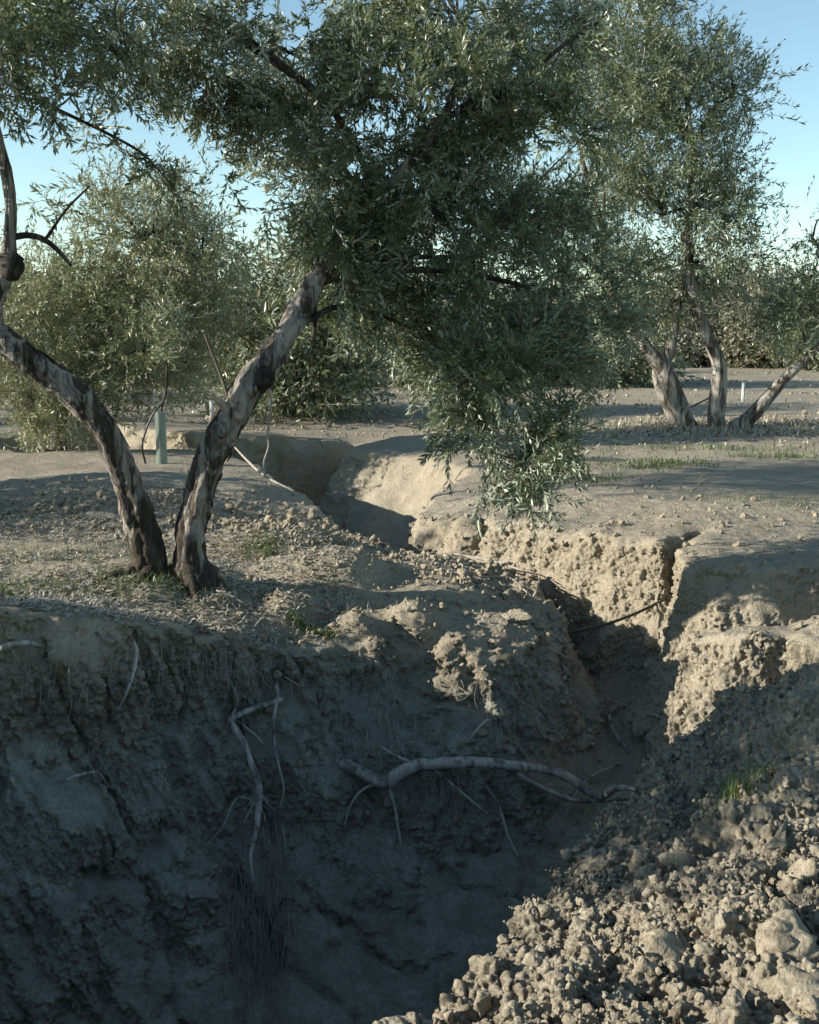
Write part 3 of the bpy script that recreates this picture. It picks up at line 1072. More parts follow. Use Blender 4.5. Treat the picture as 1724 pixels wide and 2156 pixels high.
NEAR = [(700, 560, 80, 60, 7.0, .3, .3), (880, 250, 230, 260, 7.35, .85, 1.3), (1000, 540, 300, 270, 7.55, .9, 1.9), (760, 420, 170, 170, 7.35, .7, .75), (1070, 820, 140, 140, 7.05, .42, 0.8), (1170, 800, 80, 90, 7.15, .35, .25), (960, 790, 80, 80, 7.15, .35, .22), (1085, 965, 75, 95, 6.75, .3, .22),
        (640, 330, 130, 150, 7.45, .6, .42), (610, 110, 200, 120, 7.45, .7, .8), (1130, 260, 150, 250, 7.55, .8, .85), (1190, 620, 110, 170, 7.45, .6, .5), (870, 690, 150, 90, 7.35, .5, .5),
        (740, 600, 90, 110, 7.35, .4, .3), (960, 30, 260, 120, 7.45, .8, .7), (1090, 1045, 42, 35, 6.6, .15, .06), (430, 190, 55, 65, 7.35, .25, .16), (1150, 930, 60, 70, 6.8, .2, .1)]
OVER = [(60, 60, 150, 85, 6.3, .6, .55), (40, 190, 60, 50, 6.3, .4, .16), (250, 40, 170, 85, 6.6, .7, .62), (440, 60, 130, 80, 6.8, .6, .42), (120, 165, 70, 45, 6.3, .3, .12), (255, 120, 70, 35, 6.5, .3, .12),
        (-150, 120, 160, 150, 6.4, .8, .8), (-300, 250, 170, 120, 6.0, .5, .6), (-250, 60, 250, 150, 6.0, .7, .8)]
bl = blobs_px(NEAR)
p1, d1, c1 = crown_shoots(bl, 480, 22, 0.062, r, 0.40, 0.22)
bl2 = blobs_px(OVER)
p2, d2, c2 = crown_shoots(bl2, 175, 12, 0.08, r, 0.35, 0.25)
# shoots hanging along the thin drooping branch and at the lowest tip
ex, ed = [], []
for a, b_, n_ in [((150, 245), (360, 385), 34), ((330, 350), (375, 420), 16), ((180, 235), (330, 205), 8), ((300, 215), (345, 175), 6), ((1020, 900), (1010, 1060), 14), ((1130, 980), (1095, 1075), 12), ((1290, 10), (1190, 95), 10), ((60, 430), (200, 380), 12), ((480, 330), (470, 430), 8), ((560, 440), (560, 560), 10)]:
    for k in range(n_):
        dq_ = 6.65 if a[1] > 850 else 6.9
        t = r.rand()
        X = a[0] + (b_[0] - a[0]) * t; Y = a[1] + (b_[1] - a[1]) * t
        ex.append(dp(X + r.normal() * 7, Y + r.normal() * 5, dq_ + r.normal() * 0.06)); ed.append((r.normal() * .6 + .25, r.normal() * .4, r.normal() * .4 - .35))
p3, d3 = np.array(ex), np.array(ed)
P_ = np.concatenate([p1, p2, p3]); D_ = np.concatenate([d1, d2, d3])
v, f = scatter(TW, P_, D_, r.uniform(0.7, 1.2, len(P_)), r)
part('crown', poly_mesh('crown', v, f, M_LEAF, False), ot, kind='stuff')
anch = []
for L_ in (RT[10:], [(330, -30, DT + .4, 20), (470, 55, DT + .4, 20), (610, 150, DT + .4, 20), (760, 330, DT + .4, 10)]):
    for a, b_ in zip(L_[:-1], L_[1:]):
        for t in (0, .33, .66):
            anch.append(dp(a[0] * (1 - t) + b_[0] * t, a[1] * (1 - t) + b_[1] * t, a[2] * (1 - t) + b_[2] * t))
main_t = [np.array(b_[0]) for b_ in bl]
bg1 = boughs(anch, main_t, r, 0.034, 0.012)
A2 = anch + [t_ * 1.0 for t_ in main_t] + [t_ * 0.5 + np.array(anch[np.argmin([np.linalg.norm(np.array(a) - t_) for a in anch])]) * 0.5 for t_ in main_t]
sel = c1[r.choice(len(c1), 190, replace=False)]
bg2 = boughs(A2, sel, r, 0.011, 0.003)
for bv_, bf_ in zip(bg1.v, [f_ - sum(len(q) for q in bg1.v[:i_]) for i_, f_ in enumerate(bg1.f)]):
    part('bough', poly_mesh('bough', bv_, bf_, M_BARKD), ot)
part('small_branches', bg2.mesh('small_branches', M_TWIGD), ot, kind='stuff')
anch = [dp(X, Y, d) for X, Y, d, _ in LT[13:]] + [dp(40, 170, 6.6), dp(110, 225, 6.7)] + [dp(330, -30, DT + .4), dp(470, 55, DT + .4)]
bg3 = boughs(anch + [np.array(b_[0]) for b_ in bl2], c2[r.choice(len(c2), 90, replace=False)], r, 0.012, 0.003)
part('small_branches', bg3.mesh('small_branches', M_TWIGD), ot, kind='stuff')


# ---- other olive trees
def olive(label, base, limbs, blobs, n_clump, per, lib, mat, spread, seed, scale=1.0, group=None, droop=.3, gaps=.3, bark=M_BARK2, nb=40, sides=12, name='olive_tree', cat='tree'):
    r = np.random.RandomState(seed)
    t = empty(name, base, label, cat, group)
    anch = []
    for L in limbs:
        v, f = limb(L, sides, 0.18, 5, seed + L[0][0] * .01, 6.0)
        part('trunk', poly_mesh('trunk', v, f, bark), t)
        anch += [dp(X, Y, d) for X, Y, d, _ in L[len(L) // 2:]]
    b = blobs_px(blobs)
    P, D, C = crown_shoots(b, n_clump, per, spread, r, droop, gaps)
    if lib is TWX:
        scale = 0.5
    v, f = scatter(lib, P, D, r.uniform(0.7, 1.25, len(P)) * scale, r)
    part('crown', poly_mesh('crown', v, f, mat, False), t, kind='stuff')
    if nb:
        bb = boughs(anch + [np.array(q[0]) for q in b], C[r.choice(len(C), min(nb, len(C)), replace=False)], r, 0.03 * scale, 0.006)
        bb.add(*boughs_main(anch, [np.array(q[0]) for q in b], r))
        part('branches', bb.mesh('branches', M_BARKD), t, kind='stuff')
    return t


def boughs_main(anch, targets, r):
    b = boughs(anch, targets, r, 0.06, 0.02)
    return (np.concatenate(b.v), np.concatenate(b.f)) if b.v else (np.zeros((0, 3)), np.zeros((0, 4), int))


b17 = gp(1490, 902, 0.08)
D7 = b17[1]
olive('tall olive tree with three spreading trunks on the far side of the gully', b17,
      [[(1452, 905, D7, 46), (1436, 870, D7, 42), (1416, 820, D7, 44), (1394, 772, D7, 42), (1362, 735, D7, 30), (1330, 690, D7 + .1, 24), (1290, 620, D7 + .2, 20), (1270, 500, D7 + .2, 12)],
       [(1430, 905, D7 + .3, 26), (1400, 845, D7 + .3, 24), (1382, 790, D7 + .3, 22), (1390, 765, D7 + .1, 20)],
       [(1395, 775, D7, 26), (1412, 730, D7, 24), (1420, 680, D7, 20), (1432, 610, D7, 17), (1445, 520, D7, 12)],
       [(1510, 908, D7 - .1, 44), (1508, 860, D7 - .1, 38), (1514, 800, D7 - .1, 36), (1510, 755, D7 - .1, 32), (1482, 695, D7 - .1, 30), (1462, 630, D7 - .1, 30), (1448, 560, D7 - .1, 26), (1450, 440, D7, 18), (1460, 300, D7, 12)],
       [(1542, 902, D7, 38), (1575, 882, D7, 36), (1610, 845, D7 - .1, 30), (1650, 800, D7 - .1, 24), (1700, 752, D7 - .1, 20), (1760, 700, D7 - .1, 18)]],
      [(1410, 260, 130, 180, D7, 1.2, 1.5), (1290, 120, 120, 190, D7, 1.2, 1), (1380, 130, 60, 90, D7, .8, .3), (1400, 450, 170, 110, D7, 1.2, 1), (1500, 545, 75, 70, D7, .6, .35), (1545, 195, 50, 65, D7, .6, .28), (1530, 400, 45, 70, D7, .4, .14), (1320, 620, 120, 110, D7 + .4, .9, .7),
       (1690, 650, 75, 60, D7, .8, .40), (1710, 500, 45, 70, D7, .5, .05), (1800, 620, 110, 120, D7, 1, .6), (1280, -90, 130, 80, D7, 1.2, .5), (1220, 300, 120, 250, D7 + .5, 1, .8)],
      620, 12, TWM, M_LEAF, 0.16, 21, 1.15, droop=.2, gaps=.38, nb=110)

D3 = gp(150, 943, 0.05)[1] + 0.8
olive('golden-leaved olive tree with low skirts behind the left trunk', gp(130, 928, 0.03),
      [[(120, 945, D3, 44), (130, 860, D3, 40), (170, 740, D3, 34), (230, 620, D3, 24), (300, 500, D3, 14)], [(105, 955, D3 + .1, 36), (60, 860, D3 + .1, 30), (10, 760, D3, 24), (-20, 640, D3, 16)]],
      [(330, 510, 130, 100, D3, .85, 1), (375, 440, 60, 80, D3, .7, .22), (250, 440, 80, 60, D3, .8, .2), (150, 610, 130, 90, D3, .85, .9), (110, 720, 130, 110, D3, .85, 1), (320, 650, 150, 130, D3, .85, 1.3), (300, 770, 120, 70, D3, .85, .7), (200, 830, 90, 50, D3, .8, .35), (70, 845, 110, 60, D3 - .5, .6, .55), (430, 560, 80, 120, D3, .6, .5),
       (130, 905, 60, 22, D3 - .6, .4, .08), (-80, 700, 120, 180, D3, .85, .7)],
      600, 11, TWM, M_LEAFY, 0.13, 33, 1.0, droop=.5, gaps=.30, nb=80)

# rows of trees behind
FAR = [('dark olive tree behind the right-leaning near trunk', 600, 884, 20, [(500, 700, 85, 130, 20, 1.2, .9), (620, 710, 120, 140, 20, 1.3, 1.3), (600, 825, 120, 45, 19.6, 1.0, .5), (720, 660, 80, 130, 20, 1.2, .9)], M_LEAFD),
       ('dense olive tree low behind the hanging crown', 760, 862, 30, [(800, 700, 110, 110, 30, 2, 1), (880, 740, 90, 80, 30, 2, .8)], M_LEAFD),
       ('olive tree behind the golden tree, seen in its gaps', 400, 870, 31, [(400, 760, 120, 90, 31, 2, 1), (300, 740, 120, 100, 31, 2, 1)], M_LEAFD),
       ('dark round olive tree behind the light-barked far trunk', 1290, 868, 30, [(1280, 740, 90, 90, 30, 2, 1), (1200, 720, 90, 100, 30, 2, 1), (1340, 780, 60, 50, 30, 1.5, .5)], M_LEAFD),
       ('brownish olive tree framed between the far trunks', 1400, 812, 46, [(1440, 680, 100, 90, 46, 3, 1), (1380, 740, 70, 55, 46, 3, .6)], M_SCRUB),
       ('dry brown tree right of the middle far trunk', 1590, 808, 44, [(1590, 680, 80, 85, 44, 3, 1), (1550, 740, 45, 35, 44, 2, .5), (1640, 720, 50, 50, 44, 2, .5)], M_SCRUB),
       ('green olive tree at the edge of the far field', 1700, 800, 42, [(1700, 730, 70, 60, 42, 3, 1), (1780, 700, 70, 70, 42, 3, 1)], M_LEAFD),
       ('far olive tree low on the left skyline', 60, 850, 34, [(30, 740, 130, 90, 34, 2.5, 1), (140, 770, 90, 60, 34, 2.5, .6)], M_LEAFD),
       ('far olive tree on the middle skyline behind the gully head', 1020, 832, 38, [(1000, 730, 100, 80, 38, 3, 1), (1090, 750, 80, 60, 38, 3, .6)], M_LEAFD)]
for k, (lab, X, Y, dd, bls, mt) in enumerate(FAR):
    g0 = dp(X, Y, dd)
    zz = float(gz(g0[0], dd)[0])
    Yb = 1078 - F * math.tan(math.atan((zz - HC) / dd) + PITCH)
    bs = (g0[0], dd, zz)
    olive(lab, bs, [[(X, Yb + 6, dd, 20 * 25 / dd), (X - 8, Yb - 40, dd, 16 * 25 / dd), (X - 25, Yb - 90, dd, 12 * 25 / dd)], [(X + 10, Yb + 6, dd, 16 * 25 / dd), (X + 28, Yb - 50, dd, 13 * 25 / dd), (X + 40, Yb - 100, dd, 8 * 25 / dd)]],
          bls, 360, 6 if dd < 35 else 13, TWF if dd < 35 else TWX, mt, 0.35, 60 + k, 1.3 if dd < 35 else 1.0, droop=.2, gaps=.5, nb=16, sides=7)
# olive rows further off, one object per tree
rf = np.random.RandomState(5)
spec = []
for k in range(15):
    X = -40 + k * 128 + rf.uniform(-25, 25)
    dd = 68 + rf.uniform(-6, 8)
    x0 = dp(X, 760, dd)[0]
    zz = float(land(np.array([x0]), np.array([dd]))[0][0])
    t = empty('olive_tree', (x0, dd, zz), 'distant olive tree in the row along the skyline', 'tree', 'olive trees in the distant row')
    th = rf.uniform(3.4, 4.6)
    B = [((x0, dd, zz + th * .62), (2.2, 2.2, th * .42), 1), ((x0 + rf.uniform(-1, 1), dd, zz + th * .5), (2.4, 2, th * .3), .8)]
    P, D, C = crown_shoots(B, 90, 9, 0.45, rf, .2, .5)
    v, f = scatter(TWX, P, D, rf.uniform(0.45, 0.75, len(P)), rf)
    part('crown', poly_mesh('crown', v, f, M_LEAFD if k % 3 else M_SCRUB, False), t, kind='stuff')
    v, f = tube([(x0, dd, zz - .1), (x0 + .1, dd, zz + 1), (x0 - .2, dd, zz + 2.2)], [.25, .18, .1], 7, .15, 3, k)
    part('trunk', poly_mesh('trunk', v, f, M_BARKD), t)

# unseen trees added left of the view, placed and shaped for their shade
def shade_tree(x, y, hgt, rad, lab, seed, n=130, rz=None):
    r = np.random.RandomState(seed)
    zz = float(land(np.array([x]), np.array([y]))[0][0])
    t = empty('olive_tree', (x, y, zz), lab, 'tree', 'olive trees standing out of view on the left')
    if rz:
        B = [((x, y, zz + hgt - rz), (rad, rad, rz), 1), ((x + .4 * rad, y - .3 * rad, zz + hgt - rz * .9), (rad, rad, rz * .8), 1)]
    else:
        B = [((x, y, zz + hgt * .60), (rad, rad, hgt * .36), 1.2), ((x + rad * .4, y - rad * .3, zz + hgt * .5), (rad * .8, rad * .8, hgt * .3), .8), ((x - rad * .4, y + rad * .3, zz + hgt * .55), (rad * .8, rad * .8, hgt * .3), .8)]
    P, D, C = crown_shoots(B, n, 9, 0.2, r, .3, .4)
    v, f = scatter(TWF, P, D, r.uniform(0.8, 1.3, len(P)), r)
    part('crown', poly_mesh('crown', v, f, M_LEAFD, False), t, kind='stuff')
    for s in (-1, 1):
        v, f = tube([(x + s * .1, y, zz - .1), (x + s * .35, y, zz + hgt * .25), (x + s * .6, y + .1, zz + hgt * .5)], [.14, .1, .06], 8, .15, 3, s)
        part('trunk', poly_mesh('trunk', v, f, M_BARK), t)


shade_tree(-3.9, 3.75, 2.7, 0.85, 'olive tree on the near bank beyond the lower left edge', 71, 110)
shade_tree(-5.3, 4.3, 2.4, 0.8, 'olive tree at the end of the gully beyond the left edge', 76, 120)
shade_tree(-8.0, 8.9, 2.4, 1.2, 'olive tree level with the tilled strip beyond the left edge', 72)
shade_tree(-6.9, 10.1, 4.7, 1.35, 'tallest olive tree beyond the left edge', 77, 110, 0.75)
shade_tree(-11, 24, 4.6, 2.4, 'olive tree of the next row beyond the left edge', 74)
shade_tree(-13, 31, 4.6, 2.6, 'olive tree two rows behind, beyond the left edge', 75)
shade_tree(-14, 17.5, 4.5, 2.4, 'olive tree further along the row beyond the left edge', 73)

# ------------------------------------------------------------------ clods
def clod_mesh(seed, sub=2, flat=0.8):
    """angular lump: hull of a few points, broken up by noise"""
    import bmesh
    r_ = np.random.RandomState(seed + 500)
    bm = bmesh.new()
    for p in r_.normal(size=(16, 3)):
        p = p / np.linalg.norm(p) * r_.uniform(.75, 1.1)
        bm.verts.new(p)
    g = bmesh.ops.convex_hull(bm, input=bm.verts)
    bmesh.ops.delete(bm, geom=[e for e in set(g['geom_interior'] + g['geom_unused']) if isinstance(e, bmesh.types.BMVert)], context='VERTS')
    for _ in range(sub - 1):
        bmesh.ops.subdivide_edges(bm, edges=bm.edges[:], cuts=1, use_grid_fill=True)
    bmesh.ops.triangulate(bm, faces=bm.faces[:])
    bm.verts.index_update()
    P = np.array([v.co[:] for v in bm.verts])
    amp = 1.0 if sub > 1 else 0.3
    f1, f2 = worley(P, 1.7, seed * 3.7)
    rr = 1 + amp * (0.22 * fbm(P, 1.8, 4, .65, seed * 1.3) + 0.30 * lump(f1, f2) + 0.10 * lump(*worley(P, 4.0, seed)))
    P = P * rr[:, None] * np.array([1, 0.85, flat])
    Fc = np.array([[v.index for v in f.verts] for f in bm.faces])
    bm.free()
    return P, Fc


CL2 = [clod_mesh(s, 3) for s in range(8)]
CL1 = [clod_mesh(s + 20, 2) for s in range(7)]
CL0 = [clod_mesh(s + 40, 1) for s in range(8)]
CM = {}


def clod_obj(lib, k, mat, loc, size, rot, label, group, name='soil_clod', cat='clod'):
    key = (id(lib), k, mat.name)
    if key not in CM:
        P, Fc = lib[k]
        CM[key] = poly_mesh('soil_clod', P, Fc, mat, lib is not CL0)
    o = link(name, CM[key])
    o.location = loc
    o.rotation_euler = rot
    o.scale = (size,) * 3
    o['label'] = label
    o['category'] = cat
    o['group'] = group
    return o


rc = np.random.RandomState(77)


def on_heap(n):
    out = []
    while len(out) < n:
        y = rc.uniform(2.3, 5.1); x = rc.uniform(0.0, 2.2)
        if x / y > 0.40 or x < 0.03 + (y - 2.65) * 0.42:
            continue
        out.append((x, y))
    return np.array(out)


hp = on_heap(150)
hz = gz(hp[:, 0], hp[:, 1])
for k in range(150):
    x, y = hp[k]; s = 0.010 + 0.026 * rc.rand() ** 2.4
    lit = y < 3.5
    clod_obj(CL2 if s > .03 else CL1, rc.randint(7), M_CLOD, (x, y, hz[k] - s * .1), s, tuple(rc.uniform(0, 6, 3)),
             'tan clod lying on the near spoil heap by the bottom edge' if lit else 'shaded grey-brown clod lying higher up the spoil heap', 'clods on the near spoil heap' if lit else 'clods on the upper spoil heap')
# the big lumps the photo shows singly
for X, Y, h, s, lab in [(1665, 1960, 0.0, 0.115, 'largest tan lump of earth on the spoil heap, at the right edge'), (1240, 1900, -.15, 0.06, 'pale broken lump on the sunlit crest of the heap'),
                        (1700, 2080, -.02, 0.08, 'rounded tan lump low at the right edge of the heap'), (1390, 2020, -.1, 0.07, 'squat lump in the middle of the sunlit heap'),
                        (1690, 1810, 0.0, 0.065, 'pale pointed lump on the crest by the right edge'), (1290, 2120, -.12, 0.075, 'grey-topped lump near the bottom edge'),
                        (1560, 1930, -.05, 0.07, 'narrow upright lump left of the largest lump'), (1120, 2050, -.2, 0.06, 'dark-sided lump near the heap edge over the gully'),
                        (1430, 1750, -.1, .07, 'weathered lump catching sun inside the shaded part of the heap'), (1630, 1700, .05, .08, 'rounded grey lump high in the shaded part of the heap'),
                        (1250, 1790, -.3, .06, 'small brown lump on the shaded slope above the gully')]:
    p = gp(X, Y, h)
    z = float(gz(p[0], p[1])[0])
    o = clod_obj(CL2, rc.randint(8), M_CLOD, (p[0], p[1], z - s * .15), s, tuple(rc.uniform(0, 6, 3)), lab, 'large lumps on the spoil heap')
# bank clods
for cx, cy, rx, ry, n, lab, grp in [(-1.9, 9.3, 1.5, 0.7, 90, 'brown clod in the tilled strip behind the left trunk', 'clods of the tilled strip'),
                                    (-0.75, 8.6, 0.7, 0.45, 50, 'brown clod on the bank edge right of the near tree', 'clods right of the near tree'),
                                    (0.55, 7.9, 0.38, 0.7, 36, 'grey clod on the broken end of the earth tongue', 'clods on the earth tongue'),
                                    (1.0, 13.0, 2.2, 1.0, 0, '', '')]:
    for k in range(n):
        x = cx + rc.uniform(-1, 1) * rx; y = cy + rc.uniform(-1, 1) * ry
        s = 0.018 + 0.04 * rc.rand() ** 1.8
        clod_obj(CL1, rc.randint(7), M_CLOD, (x, y, float(gz(x, y)[0]) + s * .3), s, tuple(rc.uniform(0, 6, 3)), lab, grp)
for X, Y, h, s in [(1120, 1262, -.36, .085), (1095, 1235, -.36, .06), (1150, 1292, -.4, .075), (1110, 1310, -.38, .07), (1090, 1345, -.38, .09), (1130, 1348, -.4, .07), (1000, 1210, -.3, .05), (1060, 1215, -.34, .05)]:
    p = gp(X, Y, h)
    o = clod_obj(CL2, rc.randint(8), M_CLOD, (p[0], p[1], float(gz(p[0], p[1])[0]) + s * .1), s, (rc.uniform(-.3, .3), rc.uniform(-.3, .3), rc.uniform(0, 6)), 'slumped lump at the tip of the earth tongue over the gully', 'lumps at the tip of the tongue')
    o.scale = (s * 1.3, s * 1.1, s * .6)


def crumbs(name, xy, smin, smax, lib, mat, seed, lift=.2, pw=2.5):
    r = np.random.RandomState(seed)
    z = gz(xy[:, 0], xy[:, 1])
    s = smin + (smax - smin) * r.rand(len(xy)) ** pw
    P = np.column_stack([xy, z + s * lift])
    v, f = scatter(lib, P, r.normal(size=(len(P), 3)), s, r)
    return link(name, poly_mesh(name, v, f, mat, False), None, kind='stuff', label='loose crumbs of dry earth strewn over the banks', category='soil crumbs')


hx = on_heap(5200)
hx = hx[fbm(np.column_stack([hx, hx[:, 0] * 0]), 2.2, 2, .5, 3) > -.05]
crumbs('heap_crumbs', hx, 0.003, 0.014, CL0, M_CLOD, 1)['label'] = 'fine crumbs and small clods strewn over the spoil heap'
xy = np.vstack([np.column_stack([rc.normal(-1.9, 1.2, 2600), rc.normal(9.3, .55, 2600)]), np.column_stack([rc.normal(-.7, .6, 1300), rc.normal(8.6, .35, 1300)]),
                np.column_stack([rc.normal(.4, .4, 350), rc.normal(7.7, .6, 350)]), np.column_stack([rc.uniform(-.8, 3, 260), rc.uniform(9.5, 13, 260)]), np.column_stack([rc.uniform(-1, 1, 900), rc.uniform(6, 9, 900)]), np.column_stack([rc.uniform(.4, 3.4, 600), rc.uniform(6.2, 9.5, 600)]), 
                np.column_stack([rc.uniform(-3, 1, 400), rc.uniform(16.6, 19, 400)])])
crumbs('bank_crumbs', xy, 0.007, 0.035, CL0, M_CLOD, 2)

xy = np.column_stack([rc.uniform(-9, 14, 5200), 17.5 + 16 * rc.rand(5200) ** 1.5])
xy = xy[fbm(np.column_stack([xy, xy[:, 0] * 0]), .4, 2) > .08]
crumbs('field_clods', xy, 0.015, 0.07, CL0, M_CLOD, 5)['label'] = 'loose clods scattered over the far field'

# ------------------------------------------------------------------ litter, straw, grass
def blades(xy, hmin, hmax, wdt, r, lean=0.5, z=None, nrm=None):
    n = len(xy)
    if z is None:
        z = gz(xy[:, 0], xy[:, 1]) - 0.005
    L = r.uniform(hmin, hmax, n)
    a = r.uniform(0, 6.28, n)
    ln = np.abs(r.normal(0, lean, n))
    d = np.column_stack([np.cos(a) * np.sin(ln), np.sin(a) * np.sin(ln), np.cos(ln)])
    side = np.column_stack([-np.sin(a), np.cos(a), np.zeros(n)]) * wdt
    b0 = np.column_stack([xy, z])
    m = b0 + d * (L * .55)[:, None]
    tip = b0 + d * L[:, None] + np.column_stack([np.cos(a), np.sin(a), -0.5 * np.ones(n)]) * (L * .22)[:, None]
    V = np.stack([b0 - side * .6, b0 + side * .6, m + side, m - side, tip], 1).reshape(-1, 3)
    k = np.arange(n)[:, None] * 5
    Fq = np.concatenate([k + np.array([[0, 1, 2, 3]]), k + np.array([[3, 2, 4, 4]])])
    return V, Fq


def flat_leaves(xy, L, W, r, tilt=.35):
    n = len(xy)
    z = gz(xy[:, 0], xy[:, 1]) + r.uniform(0.002, 0.012, n)
    a = r.uniform(0, 6.28, n)
    e = r.normal(0, tilt, n)
    d = np.column_stack([np.cos(a) * np.cos(e), np.sin(a) * np.cos(e), np.sin(e)])
    s = np.column_stack([-np.sin(a), np.cos(a), r.normal(0, .35, n)])
    ll = L * r.uniform(.6, 1.3, n)[:, None]; ww = W * r.uniform(.7, 1.3, n)[:, None]
    c = np.column_stack([xy, z])
    V = np.stack([c - d * ll / 2, c + s * ww / 2, c + d * ll / 2, c - s * ww / 2], 1).reshape(-1, 3)
    return V, np.arange(n)[:, None] * 4 + np.array([[0, 1, 2, 3]])


rg = np.random.RandomState(9)


def stuff(name, vf, mat, label, cat, smooth=False):
    return link(name, poly_mesh(name, vf[0], vf[1], mat, smooth), None, kind='stuff', label=label, category=cat)


def area(n, x0, x1, y0, y1, thr=-.1, sc=1.5, off=0, rimd=0.02):
    xy = np.column_stack([rg.uniform(x0, x1, n), rg.uniform(y0, y1, n)])
    P = np.column_stack([xy, np.zeros(n)])
    xy = xy[fbm(P, sc, 2, .5, off) > thr]
    d, _ = rim_dist(xy[:, 0], xy[:, 1])
    return xy[d < -rimd]


xy = np.vstack([area(26000, -3.4, 0.0, 5.5, 8.7, -.15), area(6000, -3.4, -1.0, 5.5, 6.9, -.5)])
xy = xy[xy[:, 0] < -0.35 - (6.6 - xy[:, 1]) * 0.05]
stuff('leaf_litter', flat_leaves(xy, .045, .011, rg), M_LITTER, 'dead olive leaves and bits of straw littering the bank round the near tree', 'leaf litter')
xy = area(6500, -3.2, 0.3, 5.4, 8.6, 0.0, 1.8, 4)
stuff('dry_straw', blades(xy, .02, .075, .0016, rg, 1.1), M_STRAW, 'short dry straw on the bank round the near tree', 'straw')
xy = np.vstack([np.column_stack([rg.normal(cx, sx, n), rg.normal(cy, sy, n)]) for cx, cy, sx, sy, n in
                [(-1.32, 6.75, .16, .10, 900), (-1.55, 6.6, .2, .1, 500), (gp(40, 1240)[0], gp(40, 1240)[1], .3, .12, 700), (gp(550, 1150)[0], gp(550, 1150)[1], .10, .12, 450), (-2.3, 7.3, .5, .3, 700)]])
stuff('green_grass', blades(xy, .02, .065, .0022, rg, .6), M_GRASS, 'low green grass and weeds at the foot of the near tree', 'grass')
xy = np.vstack([np.column_stack([rg.normal(gp(X, Y, h)[0], sx, n), rg.normal(gp(X, Y, h)[1], sy, n)]) for X, Y, h, sx, sy, n in
                [(1670, 1385, -.2, .10, .05, 900), (1700, 1378, -.2, .10, .05, 500), (1560, 1630, -.05, .04, .05, 160), (1650, 1065, .03, .5, .35, 500), (1540, 1000, .0, .1, .1, 0)]])
stuff('green_grass', blades(xy, .03, .085, .0022, rg, .7), M_GRASS, 'green grass tuft hanging over the broken edge on the right bank', 'grass')
xy = np.vstack([np.column_stack([rg.normal(gp(X, Y, h)[0], sx, n), rg.normal(gp(X, Y, h)[1], sy, n)]) for X, Y, h, sx, sy, n in
                [(1390, 975, .02, .28, .2, 420), (1330, 968, .02, .35, .2, 160), (1240, 1000, .02, .2, .12, 120), (1500, 940, .05, 1.4, .25, 500), (1640, 962, .02, .3, .1, 250)]])
stuff('green_grass', blades(xy, .03, .09, .006, rg, .7), M_GRASS, 'patches of low green grass on the shaded ground past the gully', 'grass')
xy = np.column_stack([rg.uniform(2.0, 8, 5200), rg.normal(16.6, .9, 5200)])
stuff('dry_straw', np_ := flat_leaves(xy, .09, .03, rg, .5), M_LITTER, 'pale dead leaves and straw beneath the three-trunked tree', 'leaf litter')
xy = np.column_stack([rg.uniform(2.5, 8, 2600), rg.normal(16.7, .7, 2600)])
stuff('dry_straw', blades(xy, .05, .14, .006, rg, .7), M_STRAW, 'dry yellowish grass round the feet of the three-trunked tree', 'straw')
xy = np.column_stack([rg.uniform(-9, 26, 9000), rg.uniform(20, 44, 9000)])
xy = xy[fbm(np.column_stack([xy, xy[:, 0] * 0]), .35, 2) > 0]
stuff('field_weeds', blades(xy, .03, .10, .015, rg, .9), M_SCRUB, 'dry brown weeds over the field behind the trees', 'weeds')


# small green weed sprigs seen singly
def sprig(X, Y, h, n, hgt, label, mat=M_GRASS, wd=.006):
    p = gp(X, Y, h)
    xy = np.column_stack([rg.normal(p[0], .02, n), rg.normal(p[1], .02, n)])
    z = np.full(n, float(gz(p[0], p[1])[0]) - .004)
    v, f = blades(xy, hgt * .6, hgt, wd, rg, .45, z)
    o = link('weed_sprig', poly_mesh('weed_sprig', v, f, mat, False))
    o['label'] = label; o['category'] = 'weed'
    return o


sprig(545, 1275, -.02, 10, .07, 'small pale green sprig on the bank right of the near tree', wd=.005)
sprig(330, 1195, .02, 24, .09, 'bright green weed between the two near trunks')
sprig(560, 1150, .03, 26, .13, 'feathery green weed on the clods right of the near tree', wd=.003)
sprig(20, 1275, 0, 22, .07, 'green weed on the rim at the left edge')
sprig(1580, 1320, -.25, 12, .05, 'tiny weed on the ledge above the sunlit block')


# ------------------------------------------------------------------ things left lying about
def strand(name, pts, rad, mat, label, cat, sides=7, wob=.12, sub=6, group=None, extra=()):
    v, f = tube(pts, rad, sides, wob, sub, len(label) * .37)
    if not extra:
        o = link(name, poly_mesh(name, v, f, mat))
        o['label'] = label; o['category'] = cat
        if group: o['group'] = group
        return o
    t = empty(name, tuple(pts[0]), label, cat, group)
    part('main_root' if 'root' in name else 'stem', poly_mesh('stem', v, f, mat), t)
    for pn, pp, rr in extra:
        v, f = tube(pp, rr, 5, wob, sub, len(pp) * 1.7)
        part(pn, poly_mesh(pn, v, f, mat), t)
    return t


def Lp(seq, rel=1.0):
    """seq of (X, Y, depth, px width)"""
    return [dp(a, b, c) for a, b, c, _ in seq], [d * c * rel / F / 2 for _, _, c, d in seq]


# where the line of sight through a picture point meets the ground
_bv = BVHTree.FromPolygons([tuple(p) for p in GV[:, :].tolist()], GQ.tolist())
EYE = Vector((0, 0, HC))


def hit(X, Y, off=0.03):
    d = Vector(ray(X, Y)).normalized()
    loc, nrm, i, dist = _bv.ray_cast(EYE, d)
    if loc is None:
        return np.array(gp(X, Y, -.5))
    return np.array(loc - d * off)


